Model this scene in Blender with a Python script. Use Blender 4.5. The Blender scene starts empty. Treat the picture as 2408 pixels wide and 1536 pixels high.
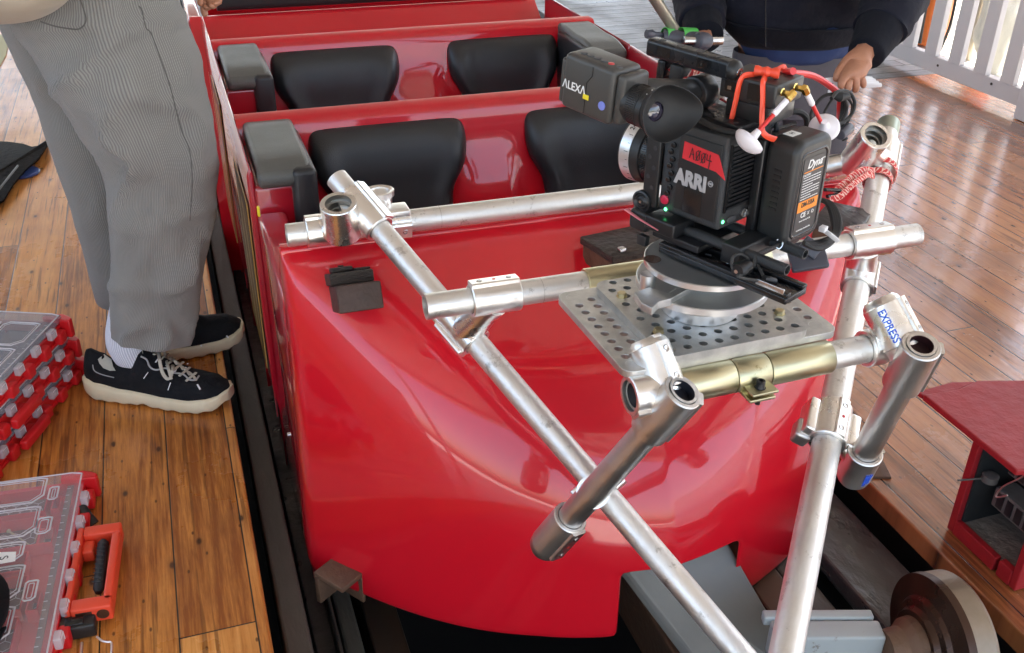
import bpy, bmesh, math, random
from mathutils import Vector, Matrix, noise as mnoise
random.seed(7)
SC = bpy.context.scene
# ---------------------------------------------------------------- camera, world, sun, exposure
CO = Vector((0, 0, 1.4))
FPX = 2353.1425796
RX = Vector((0.94680827, -0.14792361, 0.28578436))
RY = Vector((-0.32145247, -0.47591664, 0.81864013))
RZ = Vector((0.01491333, -0.86696134, -0.49815222))
cam_d = bpy.data.cameras.new('camera'); cam = bpy.data.objects.new('camera', cam_d)
SC.collection.objects.link(cam)
cam_d.sensor_width = 36; cam_d.lens = 36 * FPX / 2408; cam_d.clip_start = .05; cam_d.clip_end = 500
cam.matrix_world = Matrix(((RX[0], -RX[1], -RX[2], CO.x), (RY[0], -RY[1], -RY[2], CO.y), (RZ[0], -RZ[1], -RZ[2], CO.z), (0, 0, 0, 1)))
SC.camera = cam
wd = bpy.data.worlds.new('World'); SC.world = wd; wd.use_nodes = True
nt = wd.node_tree; sky = nt.nodes.new('ShaderNodeTexSky'); sky.sky_type = 'NISHITA'; sky.sun_disc = False
SUN_EL, SUN_AZ = 62, 70      # azimuth measured from +Y towards +X
sky.sun_elevation = math.radians(SUN_EL); sky.sun_rotation = math.radians(SUN_AZ)
sky.air_density = 1.0; sky.dust_density = 2.5; sky.ozone_density = 1.0
bg = nt.nodes['Background']; bg.inputs[1].default_value = .15
nt.links.new(sky.outputs[0], bg.inputs[0])
sl = bpy.data.lights.new('sun', 'SUN'); so = bpy.data.objects.new('sun', sl); SC.collection.objects.link(so)
sl.energy = 3.0; sl.angle = math.radians(.5); sl.color = (1, .95, .88)
_d = Vector((math.sin(math.radians(SUN_AZ)) * math.cos(math.radians(SUN_EL)), math.cos(math.radians(SUN_AZ)) * math.cos(math.radians(SUN_EL)), math.sin(math.radians(SUN_EL))))
so.rotation_euler = _d.to_track_quat('Z', 'Y').to_euler()
SC.view_settings.view_transform = 'Standard'; SC.view_settings.look = 'None'
SC.view_settings.gamma = 1; SC.view_settings.exposure = 2.45
try: SC.view_settings.use_white_balance = True; SC.view_settings.white_balance_temperature = 7400; SC.view_settings.white_balance_tint = 10
except Exception: pass
SC.render.engine = 'CYCLES'
SC.cycles.max_bounces = 10; SC.cycles.diffuse_bounces = 5; SC.cycles.glossy_bounces = 5
SC.cycles.transmission_bounces = 8; SC.cycles.transparent_max_bounces = 12
SC.cycles.sample_clamp_indirect = 6

# ---------------------------------------------------------------- measuring helpers: a sight line of the photograph met with a real plane
def ray(u, v):
    a = Vector((u - 1204, v - 768, FPX)); return Vector((RX.dot(a), RY.dot(a), RZ.dot(a)))
def at(u, v, z=0.): d = ray(u, v); return CO + d * ((z - CO.z) / d.z)
def aty(u, v, y): d = ray(u, v); return CO + d * (y / d.y)
def atx(u, v, x): d = ray(u, v); return CO + d * (x / d.x)
def atd(u, v, dep): return CO + ray(u, v) * (dep / FPX)
CR = Vector((RX[0], RY[0], RZ[0])); CU = -Vector((RX[1], RY[1], RZ[1])); CF = Vector((RX[2], RY[2], RZ[2]))
class Fr:
    """a local frame: origin, heading of its first axis; third axis up"""
    def __init__(s, o, ang=0, tilt=None):
        s.o = Vector(o); c, k = math.cos(math.radians(ang)), math.sin(math.radians(ang))
        s.e = [Vector((c, k, 0)), Vector((-k, c, 0)), Vector((0, 0, 1))]
        if tilt:
            m = Matrix.Rotation(math.radians(tilt[0]), 3, s.e[tilt[1]]); s.e = [m @ e for e in s.e]
    def __call__(s, a, b, c): return s.o + s.e[0] * a + s.e[1] * b + s.e[2] * c
    def loc(s, u, v, ax, val):
        d = ray(u, v); n = s.e[ax]; t = (val - (CO - s.o).dot(n)) / d.dot(n); p = CO + d * t - s.o
        return Vector((p.dot(s.e[0]), p.dot(s.e[1]), p.dot(s.e[2])))
W = Fr((0, 0, 0))

# ---------------------------------------------------------------- materials
MT = {}
def nodes(name):
    m = bpy.data.materials.new(name); m.use_nodes = True; MT[name] = m
    n = m.node_tree; b = n.nodes['Principled BSDF']
    return m, n, b
def mk(n, t, **k):
    x = n.nodes.new(t)
    for a, v in k.items():
        if a.startswith('i_'): x.inputs[int(a[2:])].default_value = v
        else: setattr(x, a, v)
    return x
def ramp(n, src, stops):
    r = n.nodes.new('ShaderNodeValToRGB'); e = r.color_ramp.elements
    while len(e) < len(stops): e.new(.5)
    for i, (p, c) in enumerate(stops): e[i].position = p; e[i].color = (*c, 1) if len(c) == 3 else c
    n.links.new(src, r.inputs[0]); return r
def coords(n, scale=(1, 1, 1), rot=(0, 0, 0), uv=False):
    tc = n.nodes.new('ShaderNodeTexCoord'); mp = n.nodes.new('ShaderNodeMapping')
    mp.inputs[3].default_value = scale; mp.inputs[2].default_value = [math.radians(r) for r in rot]
    n.links.new(tc.outputs['UV' if uv else 'Object'], mp.inputs[0]); return mp.outputs[0]
def mat(name, col, rough=.5, metal=0, var=None, bump=None, coat=0, rvar=0, scale=(1, 1, 1), spec=.5, sheen=0, dirt=None):
    """var=(scale, amount, other colour); bump=(scale, strength); dirt=(scale, threshold, colour)"""
    m, n, b = nodes(name); L = n.links.new
    b.inputs['Base Color'].default_value = (*col, 1); b.inputs['Roughness'].default_value = rough; b.inputs['Metallic'].default_value = metal
    b.inputs['Coat Weight'].default_value = coat; b.inputs['Coat Roughness'].default_value = .05; b.inputs['Coat IOR'].default_value = 1.62; b.inputs['Specular IOR Level'].default_value = spec
    if sheen: b.inputs['Sheen Weight'].default_value = sheen
    co = coords(n, scale) if (var or bump or rvar or dirt) else None
    src = None
    if var:
        t = mk(n, 'ShaderNodeTexNoise'); t.inputs['Scale'].default_value = var[0]; t.inputs['Detail'].default_value = 5; t.inputs['Roughness'].default_value = .6; L(co, t.inputs[0])
        r = ramp(n, t.outputs[0], [(.5 - .5 * var[1], col), (.5 + .5 * var[1], var[2])]); src = r.outputs[0]; L(src, b.inputs['Base Color'])
    if dirt:
        t = mk(n, 'ShaderNodeTexNoise'); t.inputs['Scale'].default_value = dirt[0]; t.inputs['Detail'].default_value = 9; t.inputs['Roughness'].default_value = .7; L(co, t.inputs[0])
        r = ramp(n, t.outputs[0], [(dirt[1], (0, 0, 0)), (dirt[1] + .07, (1, 1, 1))])
        mx = mk(n, 'ShaderNodeMix', data_type='RGBA'); L(r.outputs[0], mx.inputs[0])
        if src: L(src, mx.inputs[6])
        else: mx.inputs[6].default_value = (*col, 1)
        mx.inputs[7].default_value = (*dirt[2], 1); L(mx.outputs[2], b.inputs['Base Color'])
    if rvar:
        t = mk(n, 'ShaderNodeTexNoise'); t.inputs['Scale'].default_value = 14; t.inputs['Detail'].default_value = 6; L(co, t.inputs[0])
        r = mk(n, 'ShaderNodeMapRange'); r.inputs[1].default_value = .3; r.inputs[2].default_value = .7; r.inputs[3].default_value = max(.02, rough - rvar); r.inputs[4].default_value = rough + rvar
        L(t.outputs[0], r.inputs[0]); L(r.outputs[0], b.inputs['Roughness'])
    if bump:
        t = mk(n, 'ShaderNodeTexNoise'); t.inputs['Scale'].default_value = bump[0]; t.inputs['Detail'].default_value = 6; L(co, t.inputs[0])
        u = mk(n, 'ShaderNodeBump'); u.inputs['Strength'].default_value = bump[1]; u.inputs['Distance'].default_value = .01; L(t.outputs[0], u.inputs['Height']); L(u.outputs[0], b.inputs['Normal'])
    return m

def wood(name, cols, width, gap, rough, axis=0, grain=.5, bstr=.25, worn=None, seed=0, coat=0.):
    """planks running along the other axis; cols = dark, mid, light"""
    m, n, b = nodes(name); L = n.links.new
    tc = n.nodes.new('ShaderNodeTexCoord'); sp = n.nodes.new('ShaderNodeSeparateXYZ'); L(tc.outputs['Object'], sp.inputs[0])
    a, c = (sp.outputs[0], sp.outputs[1]) if axis == 0 else (sp.outputs[1], sp.outputs[0])
    def mth(op, x, y=None):
        k = mk(n, 'ShaderNodeMath', operation=op)
        for i, s in enumerate((x, y)):
            if s is None: continue
            if isinstance(s, (int, float)): k.inputs[i].default_value = s
            else: L(s, k.inputs[i])
        return k.outputs[0]
    q = mth('DIVIDE', a, width); fl = mth('FLOOR', q); fr = mth('FRACT', q)
    wn = mk(n, 'ShaderNodeTexWhiteNoise', noise_dimensions='1D'); L(mth('ADD', fl, seed), wn.inputs['W'])
    # butt joints
    off = mth('MULTIPLY', wn.outputs[0], 7.); q2 = mth('DIVIDE', mth('ADD', c, off), 1.9); fr2 = mth('FRACT', q2); fl2 = mth('FLOOR', q2)
    wn2 = mk(n, 'ShaderNodeTexWhiteNoise', noise_dimensions='2D'); cb = mk(n, 'ShaderNodeCombineXYZ'); L(fl, cb.inputs[0]); L(fl2, cb.inputs[1]); L(cb.outputs[0], wn2.inputs['Vector'])
    # grain coordinates, shifted per plank
    cb2 = mk(n, 'ShaderNodeCombineXYZ'); L(mth('MULTIPLY', a, 1.), cb2.inputs[0]); L(mth('ADD', mth('MULTIPLY', c, .055), mth('MULTIPLY', wn2.outputs[0], 40.)), cb2.inputs[1]); L(mth('MULTIPLY', wn2.outputs[0], 9.), cb2.inputs[2])
    g = mk(n, 'ShaderNodeTexNoise'); g.inputs['Scale'].default_value = 170; g.inputs['Detail'].default_value = 5; g.inputs['Roughness'].default_value = .7; g.inputs['Distortion'].default_value = .3; L(cb2.outputs[0], g.inputs[0])
    g2 = mk(n, 'ShaderNodeTexNoise'); g2.inputs['Scale'].default_value = 9; g2.inputs['Detail'].default_value = 2; g2.inputs['Distortion'].default_value = .35; L(cb2.outputs[0], g2.inputs[0])
    rings = mth('FRACT', mth('MULTIPLY', g2.outputs[0], 9.)); rings = mth('ABSOLUTE', mth('SUBTRACT', rings, .5))
    gr = mth('ADD', mth('MULTIPLY', g.outputs[0], .75), mth('MULTIPLY', rings, .38))
    tone = mth('ADD', gr, mth('MULTIPLY', mth('SUBTRACT', wn2.outputs[0], .5), grain))
    r = ramp(n, tone, [(.2, cols[0]), (.45, cols[1]), (.8, cols[2])]); col = r.outputs[0]
    def mix(fac, base, other, mode='MIX'):
        mx = mk(n, 'ShaderNodeMix', data_type='RGBA', blend_type=mode); L(fac, mx.inputs[0]); L(base, mx.inputs[6]); mx.inputs[7].default_value = (*other, 1); return mx.outputs[2]
    # knots
    mp = mk(n, 'ShaderNodeMapping'); mp.inputs[3].default_value = (6.3, 3.1, 1) if axis == 0 else (3.1, 6.3, 1); L(tc.outputs['Object'], mp.inputs[0])
    vo = mk(n, 'ShaderNodeTexVoronoi', voronoi_dimensions='2D'); vo.inputs['Scale'].default_value = 1; L(mp.outputs[0], vo.inputs[0])
    kn = ramp(n, vo.outputs['Distance'], [(.018, (.95, .95, .95)), (.030, (.6, .6, .6)), (.042, (.2, .2, .2)), (.10, (0, 0, 0))]); col = mix(kn.outputs[0], col, [x * .18 for x in cols[0]])
    # broad dirt and dark scuffs
    dn = mk(n, 'ShaderNodeTexNoise'); dn.inputs['Scale'].default_value = 2.3; dn.inputs['Detail'].default_value = 8; dn.inputs['Roughness'].default_value = .65; L(tc.outputs['Object'], dn.inputs[0])
    dr = ramp(n, dn.outputs[0], [(.48, (0, 0, 0)), (.75, (.5, .5, .5))]); col = mix(dr.outputs[0], col, [x * .55 for x in cols[0]])
    sc = mk(n, 'ShaderNodeTexNoise'); sc.inputs['Scale'].default_value = 1; sc.inputs['Detail'].default_value = 6
    mp2 = mk(n, 'ShaderNodeMapping'); mp2.inputs[3].default_value = (30, 9, 1) if axis == 0 else (9, 30, 1); L(tc.outputs['Object'], mp2.inputs[0]); L(mp2.outputs[0], sc.inputs[0])
    sr = ramp(n, sc.outputs[0], [(.70, (0, 0, 0)), (.76, (.75, .75, .75))]); col = mix(sr.outputs[0], col, worn or [x * .3 for x in cols[0]])
    sp2 = mk(n, 'ShaderNodeTexVoronoi', voronoi_dimensions='2D'); sp2.inputs['Scale'].default_value = 1; mp3 = mk(n, 'ShaderNodeMapping'); mp3.inputs[3].default_value = (13, 6, 1) if axis == 0 else (6, 13, 1); L(tc.outputs['Object'], mp3.inputs[0]); L(mp3.outputs[0], sp2.inputs[0])
    spr = ramp(n, sp2.outputs['Distance'], [(.022, (.8, .8, .8)), (.04, (0, 0, 0))]); col = mix(spr.outputs[0], col, [x * .22 for x in cols[0]])
    cr = mk(n, 'ShaderNodeTexNoise'); cr.inputs['Scale'].default_value = 1; cr.inputs['Detail'].default_value = 4; mp4 = mk(n, 'ShaderNodeMapping'); mp4.inputs[3].default_value = (90, 3.2, 1) if axis == 0 else (3.2, 90, 1); L(tc.outputs['Object'], mp4.inputs[0]); L(mp4.outputs[0], cr.inputs[0])
    crr = ramp(n, cr.outputs[0], [(.57, (0, 0, 0)), (.63, (.6, .6, .6))]); col = mix(crr.outputs[0], col, [x * .45 for x in cols[0]])
    e = mth('MINIMUM', fr, mth('SUBTRACT', 1., fr)); e2 = mth('MULTIPLY', mth('MINIMUM', fr2, mth('SUBTRACT', 1., fr2)), 1.9 / width)
    em = mth('MINIMUM', e, e2); gp = ramp(n, em, [(gap * .5, (1, 1, 1)), (gap, (0, 0, 0))]); col = mix(gp.outputs[0], col, (.012, .008, .006))
    L(col, b.inputs['Base Color'])
    rr = mk(n, 'ShaderNodeMapRange'); rr.inputs[1].default_value = .3; rr.inputs[2].default_value = .7; rr.inputs[3].default_value = rough * .6; rr.inputs[4].default_value = rough * 1.5; L(dn.outputs[0], rr.inputs[0]); L(rr.outputs[0], b.inputs['Roughness'])
    b.inputs['Coat Weight'].default_value = coat; b.inputs['Coat Roughness'].default_value = .07
    h = mth('SUBTRACT', mth('ADD', mth('MULTIPLY', gr, .25), mth('MULTIPLY', wn2.outputs[0], .3)), mth('MULTIPLY', gp.outputs[0], 1.5))
    # cupping of each plank breaks the reflections up
    h = mth('ADD', h, mth('MULTIPLY', mth('ABSOLUTE', mth('SUBTRACT', fr, .5)), .5))
    wv = mk(n, 'ShaderNodeTexNoise'); wv.inputs['Scale'].default_value = 18; wv.inputs['Detail'].default_value = 3; L(tc.outputs['Object'], wv.inputs[0]); h = mth('ADD', h, mth('MULTIPLY', wv.outputs[0], .8))
    bu = mk(n, 'ShaderNodeBump'); bu.inputs['Strength'].default_value = bstr; bu.inputs['Distance'].default_value = .004; L(h, bu.inputs['Height']); L(bu.outputs[0], b.inputs['Normal']); L(bu.outputs[0], b.inputs['Coat Normal'])
    return m

def glass(name, col, rough=.08, alpha=.3):
    m, n, b = nodes(name); b.inputs['Base Color'].default_value = (*col, 1); b.inputs['Roughness'].default_value = rough
    b.inputs['Alpha'].default_value = alpha; b.inputs['IOR'].default_value = 1.5; b.inputs['Specular IOR Level'].default_value = .9; return m

mat('red_paint', (.60, .005, .016), .36, 0, coat=.85, spec=.25, var=(1.2, .5, (.64, .007, .019)), bump=(5, .02), dirt=(46, .735, (.22, .02, .02)))
mat('red_gloss', (.42, .005, .018), .3, 0, coat=1)
mat('ochre', (.50, .29, .08), .4, 0, coat=.7, var=(4, .6, (.38, .21, .055)))
mat('brown_line', (.05, .015, .008), .4, coat=.5)
mat('pale_line', (.6, .5, .3), .4)
mat('vinyl', (.022, .023, .025), .36, 0, bump=(420, .12), rvar=.04, spec=.5)
mat('vinyl_lit', (.085, .088, .08), .42, 0, bump=(380, .2), var=(6, .6, (.12, .12, .11)), rvar=.05)  # black vinyl greyed, light from above on the pad tops put into the colour
mat('black', (.012, .012, .013), .45)
mat('black_gloss', (.010, .010, .011), .22, rvar=.05)
mat('black_metal', (.018, .018, .02), .32, .3, rvar=.08)
mat('black_rubber', (.010, .010, .011), .62)
mat('carbon', (.02, .021, .023), .4, bump=(900, .35), spec=.6)
mat('evf_grey', (.050, .047, .044), .42, bump=(700, .05))
mat('alu_pipe', (.84, .825, .79), .50, 1, scale=(1, 1, 1), rvar=.09, var=(16, .5, (.74, .73, .71)), bump=(90, .10), dirt=(30, .585, (.50, .48, .45)))
mat('alu_cast', (.86, .84, .81), .31, 1, bump=(26, .22), rvar=.07, dirt=(30, .66, (.4, .38, .35)))
mat('alu_dark', (.60, .58, .56), .38, 1, bump=(40, .18), rvar=.08, var=(12, .5, (.70, .67, .64)))
mat('alu_plate', (.72, .71, .68), .45, 1, rvar=.06, var=(30, .5, (.44, .44, .43)), bump=(200, .03))
mat('alu_disc', (.46, .47, .47), .44, 1, rvar=.05, var=(9, .5, (.54, .55, .55)))
mat('alu_bright', (.74, .74, .74), .34, 1, rvar=.05)
mat('steel', (.55, .55, .55), .25, 1)
mat('gold_pipe', (.60, .54, .35), .34, 1, rvar=.08, var=(9, .6, (.50, .47, .31)), dirt=(20, .62, (.25, .2, .1)))
mat('brass', (.85, .55, .15), .2, 1)
mat('white_paint', (.75, .74, .75), .45, rvar=.05)
mat('picket_paint', (.66, .63, .63), .45, rvar=.05)
mat('white_bright', (.82, .83, .84), .5)
mat('green_tape', (.06, .42, .08), .45)
mat('orange_plastic', (.75, .19, .05), .4)
mat('case_red', (.68, .015, .02), .38, bump=(300, .03))
mat('orange_red', (.80, .07, .03), .4)
mat('tape_red', (.62, .02, .03), .55)
mat('steel_grey', (.155, .148, .135), .42, .0, coat=.0, rvar=.08, var=(3, .5, (.13, .125, .115)), dirt=(16, .69, (.12, .07, .04)), bump=(60, .05))
mat('axle_grey', (.36, .385, .385), .42, .0, rvar=.08, dirt=(22, .60, (.13, .08, .045)), bump=(40, .08))
mat('rusty', (.17, .085, .045), .6, .2, var=(14, .6, (.10, .06, .04)), bump=(50, .4))
mat('rust_rail', (.11, .055, .022), .42, .5, var=(5, .7, (.065, .055, .05)), scale=(1, .25, 1), rvar=.1)
mat('wheel_brown', (.055, .026, .016), .3, .6, rvar=.1)
mat('wheel_tread', (.30, .24, .185), .42, .7, var=(20, .6, (.22, .17, .12)), bump=(60, .1), rvar=.1)
mat('grease', (.022, .019, .017), .35, 0, bump=(30, .5), rvar=.12, var=(8, .6, (.035, .033, .03)))
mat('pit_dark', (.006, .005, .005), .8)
mat('beam_grey', (.045, .043, .042), .35, 0, bump=(20, .9), rvar=.12, var=(6, .6, (.07, .068, .065)), scale=(1, .5, 1))
mat('ledge_green', (.05, .052, .045), .55, 0, bump=(25, .7), var=(9, .7, (.085, .085, .07)), scale=(1, .3, 1))
mat('beam_brown', (.07, .055, .045), .45, 0, bump=(25, .5), var=(5, .7, (.045, .04, .036)), scale=(1, .3, 1))
mat('wood_block', (.022, .017, .014), .6, 0, bump=(60, .8), var=(12, .6, (.05, .032, .022)), scale=(1, 1, 5))
mat('block_brown', (.07, .03, .02), .6, 0, bump=(60, .5), var=(12, .6, (.04, .025, .02)))
mat('skin', (.46, .21, .125), .5, 0, var=(40, .5, (.38, .16, .095)), bump=(160, .12))
mat('navy', (.008, .009, .017), .85, 0, bump=(60, .25), sheen=.04, spec=.2)
mat('rib_navy', (.006, .007, .012), .9, 0, bump=(60, .2), sheen=.03, spec=.2)
mat('blue_shirt', (.012, .032, .11), .85, 0, bump=(40, .2))
mat('grey_trouser', (.075, .068, .08), .85, 0, bump=(40, .2))
mat('beige', (.42, .35, .27), .85, 0, bump=(14, .3), sheen=.2)
mat('sock', (.72, .73, .80), .85, 0)
mat('suede', (.005, .0055, .007), .85, 0, bump=(120, .3), sheen=.03, spec=.25, var=(14, .5, (.009, .0095, .012)))
mat('sole', (.80, .70, .50), .6, 0, var=(14, .7, (.62, .53, .36)), bump=(60, .15))
mat('lace', (.50, .46, .38), .8)
mat('reflector', (.9, .9, .9), .35)
mat('mesh_white', (.7, .68, .6), .5, 0, bump=(500, .6))
mat('box_red', (.36, .010, .016), .5, 0, bump=(30, .35), var=(10, .6, (.30, .012, .018)), dirt=(14, .74, (.42, .12, .12)))
mat('concrete_dust', (.12, .105, .09), .8, 0, bump=(40, .7), var=(16, .7, (.2, .18, .16)))
mat('paper', (.85, .85, .82), .6)
mat('text_white', (.8, .8, .8), .5)
mat('text_silver', (.45, .45, .46), .4, .3)
mat('ink', (.008, .008, .01), .5)
mat('blue_ink', (.02, .1, .6), .5)
mat('red_dot', (.6, .01, .01), .4)
mat('yellow', (.75, .6, .03), .5)
mat('badge_blue', (.18, .22, .6), .4)
mat('label_orange', (.85, .25, .02), .45)
mat('label_black', (.03, .03, .033), .4)
mat('white_plastic', (.80, .76, .80), .3)
mat('cable_red', (.65, .03, .03), .35)
mat('pole_beige', (.48, .43, .35), .3, .6)
mat('blue_plastic', (.04, .09, .32), .4)
mat('pouch', (.011, .011, .011), .8, 0, bump=(60, .4), spec=.2)
mat('grey_plastic', (.06, .062, .08), .4)
mat('zip_white', (.72, .72, .74), .4)
mat('lime', (.35, .5, .05), .5)
mat('pink_lever', (.75, .22, .25), .35, .3)
mat('roof_paint', (.46, .44, .41), .7)
mat('ground_pale', (.62, .62, .60), .8)
mat('bolt_yellow', (.6, .52, .32), .3, 1)
mat('lens_silver', (.7, .71, .73), .3, .8)
mat('glassy', (.02, .015, .03), .05, coat=1)
mat('dark_grey', (.055, .055, .06), .5)
glass('clear_lid', (.80, .78, .82), .12, .15)
glass('clear_part', (.75, .75, .78), .15, .45)
glass('smoke_lid', (.36, .37, .42), .15, .5)
wood('deck_warm', ((.30, .085, .014), (.62, .24, .05), (.84, .41, .12)), .136, .014, .30, bstr=.22, coat=.2, seed=3)
wood('deck_brown', ((.23, .075, .026), (.42, .155, .055), (.56, .24, .095)), .098, .025, .22, bstr=.34, coat=.8, seed=11)
wood('deck_grey', ((.12, .12, .12), (.17, .17, .17), (.23, .225, .22)), .10, .05, .35, axis=1, bstr=.5, seed=5)
mat('verdigris', (.30, .36, .27), .4, .7, var=(30, .6, (.42, .44, .38)))
mat('alu_bore', (.42, .41, .39), .35, 1)
mat('bore_dark', (.05, .05, .055), .5, .4)
mat('bore_blue', (.02, .022, .032), .4, .3)
mat('bore_red', (.03, .008, .01), .4, .3)
mat('rec_red', (.5, .012, .05), .4)
mat('black_plastic', (.016, .017, .018), .38, rvar=.06, bump=(250, .03))
mat('box_black', (.020, .020, .021), .42, rvar=.06)
mat('handle_black', (.016, .018, .022), .28, .2, rvar=.05)
mat('wire', (.07, .07, .07), .4, .6, bump=(500, .5))
mat('cord_dark', (.09, .085, .08), .9)
mat('grey_cord', (.38, .38, .38), .6)
mat('lid_frame', (.62, .58, .60), .3)
mat('bin_dark', (.15, .075, .065), .5)
mat('bin_grey', (.10, .10, .105), .5)
mat('cap_black', (.007, .007, .008), .9, bump=(300, .5), spec=.2)
mat('contactor', (.13, .12, .115), .6, var=(30, .7, (.07, .065, .06)), bump=(60, .3))
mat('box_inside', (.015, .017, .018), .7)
mat('paint_patch', (.45, .42, .22), .6)
def emis(name, col, st):
    m, n, b = nodes(name); b.inputs['Base Color'].default_value = (*col, 1); b.inputs['Emission Color'].default_value = (*col, 1); b.inputs['Emission Strength'].default_value = st
emis('led_green', (.05, .9, .3), 1.2)
def stripes(name, c1, c2, scale, axis='X', rough=.7, bump=.6, duty=.5, uv=True, rot=0, metal=0):
    m, n, b = nodes(name); L = n.links.new; co = coords(n, (1, 1, 1), (0, 0, rot), uv)
    w = mk(n, 'ShaderNodeTexWave', bands_direction=axis); w.inputs['Scale'].default_value = scale; w.inputs['Distortion'].default_value = .25; w.inputs['Detail'].default_value = 1.; L(co, w.inputs[0])
    r = ramp(n, w.outputs['Color'], [(duty - .2, c1), (duty + .2, c2)]); L(r.outputs[0], b.inputs['Base Color']); b.inputs['Roughness'].default_value = rough; b.inputs['Metallic'].default_value = metal
    u = mk(n, 'ShaderNodeBump'); u.inputs['Strength'].default_value = bump; u.inputs['Distance'].default_value = .002; L(w.outputs['Color'], u.inputs['Height']); L(u.outputs[0], b.inputs['Normal']); return m
stripes('corduroy', (.165, .157, .146), (.262, .25, .233), 1, rough=.85, bump=.5, duty=.42)
MT['corduroy'].node_tree.nodes['Principled BSDF'].inputs['Sheen Weight'].default_value = .2
stripes('sock_rib', (.52, .53, .62), (.78, .79, .86), 2, rough=.85, bump=.6, duty=.4)
stripes('webbing', (.62, .05, .04), (.80, .62, .56), 1, rough=.75, bump=.4)
def webbing():
    m = MT['webbing']; n = m.node_tree; L = n.links.new; b = n.nodes['Principled BSDF']
    co = coords(n, (1, 1, 1), (0, 0, 0), True)
    w = mk(n, 'ShaderNodeTexChecker'); w.inputs['Scale'].default_value = 1
    tx = mk(n, 'ShaderNodeTexWave', wave_type='BANDS', bands_direction='DIAGONAL'); tx.inputs['Scale'].default_value = 3.2; tx.inputs['Distortion'].default_value = 6; tx.inputs['Detail'].default_value = 0; tx.inputs['Detail Scale'].default_value = 2.2
    L(co, tx.inputs[0]); r = ramp(n, tx.outputs['Color'], [(.58, (.60, .03, .03)), (.72, (.80, .50, .42))]); L(r.outputs[0], b.inputs['Base Color'])
webbing()

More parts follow.
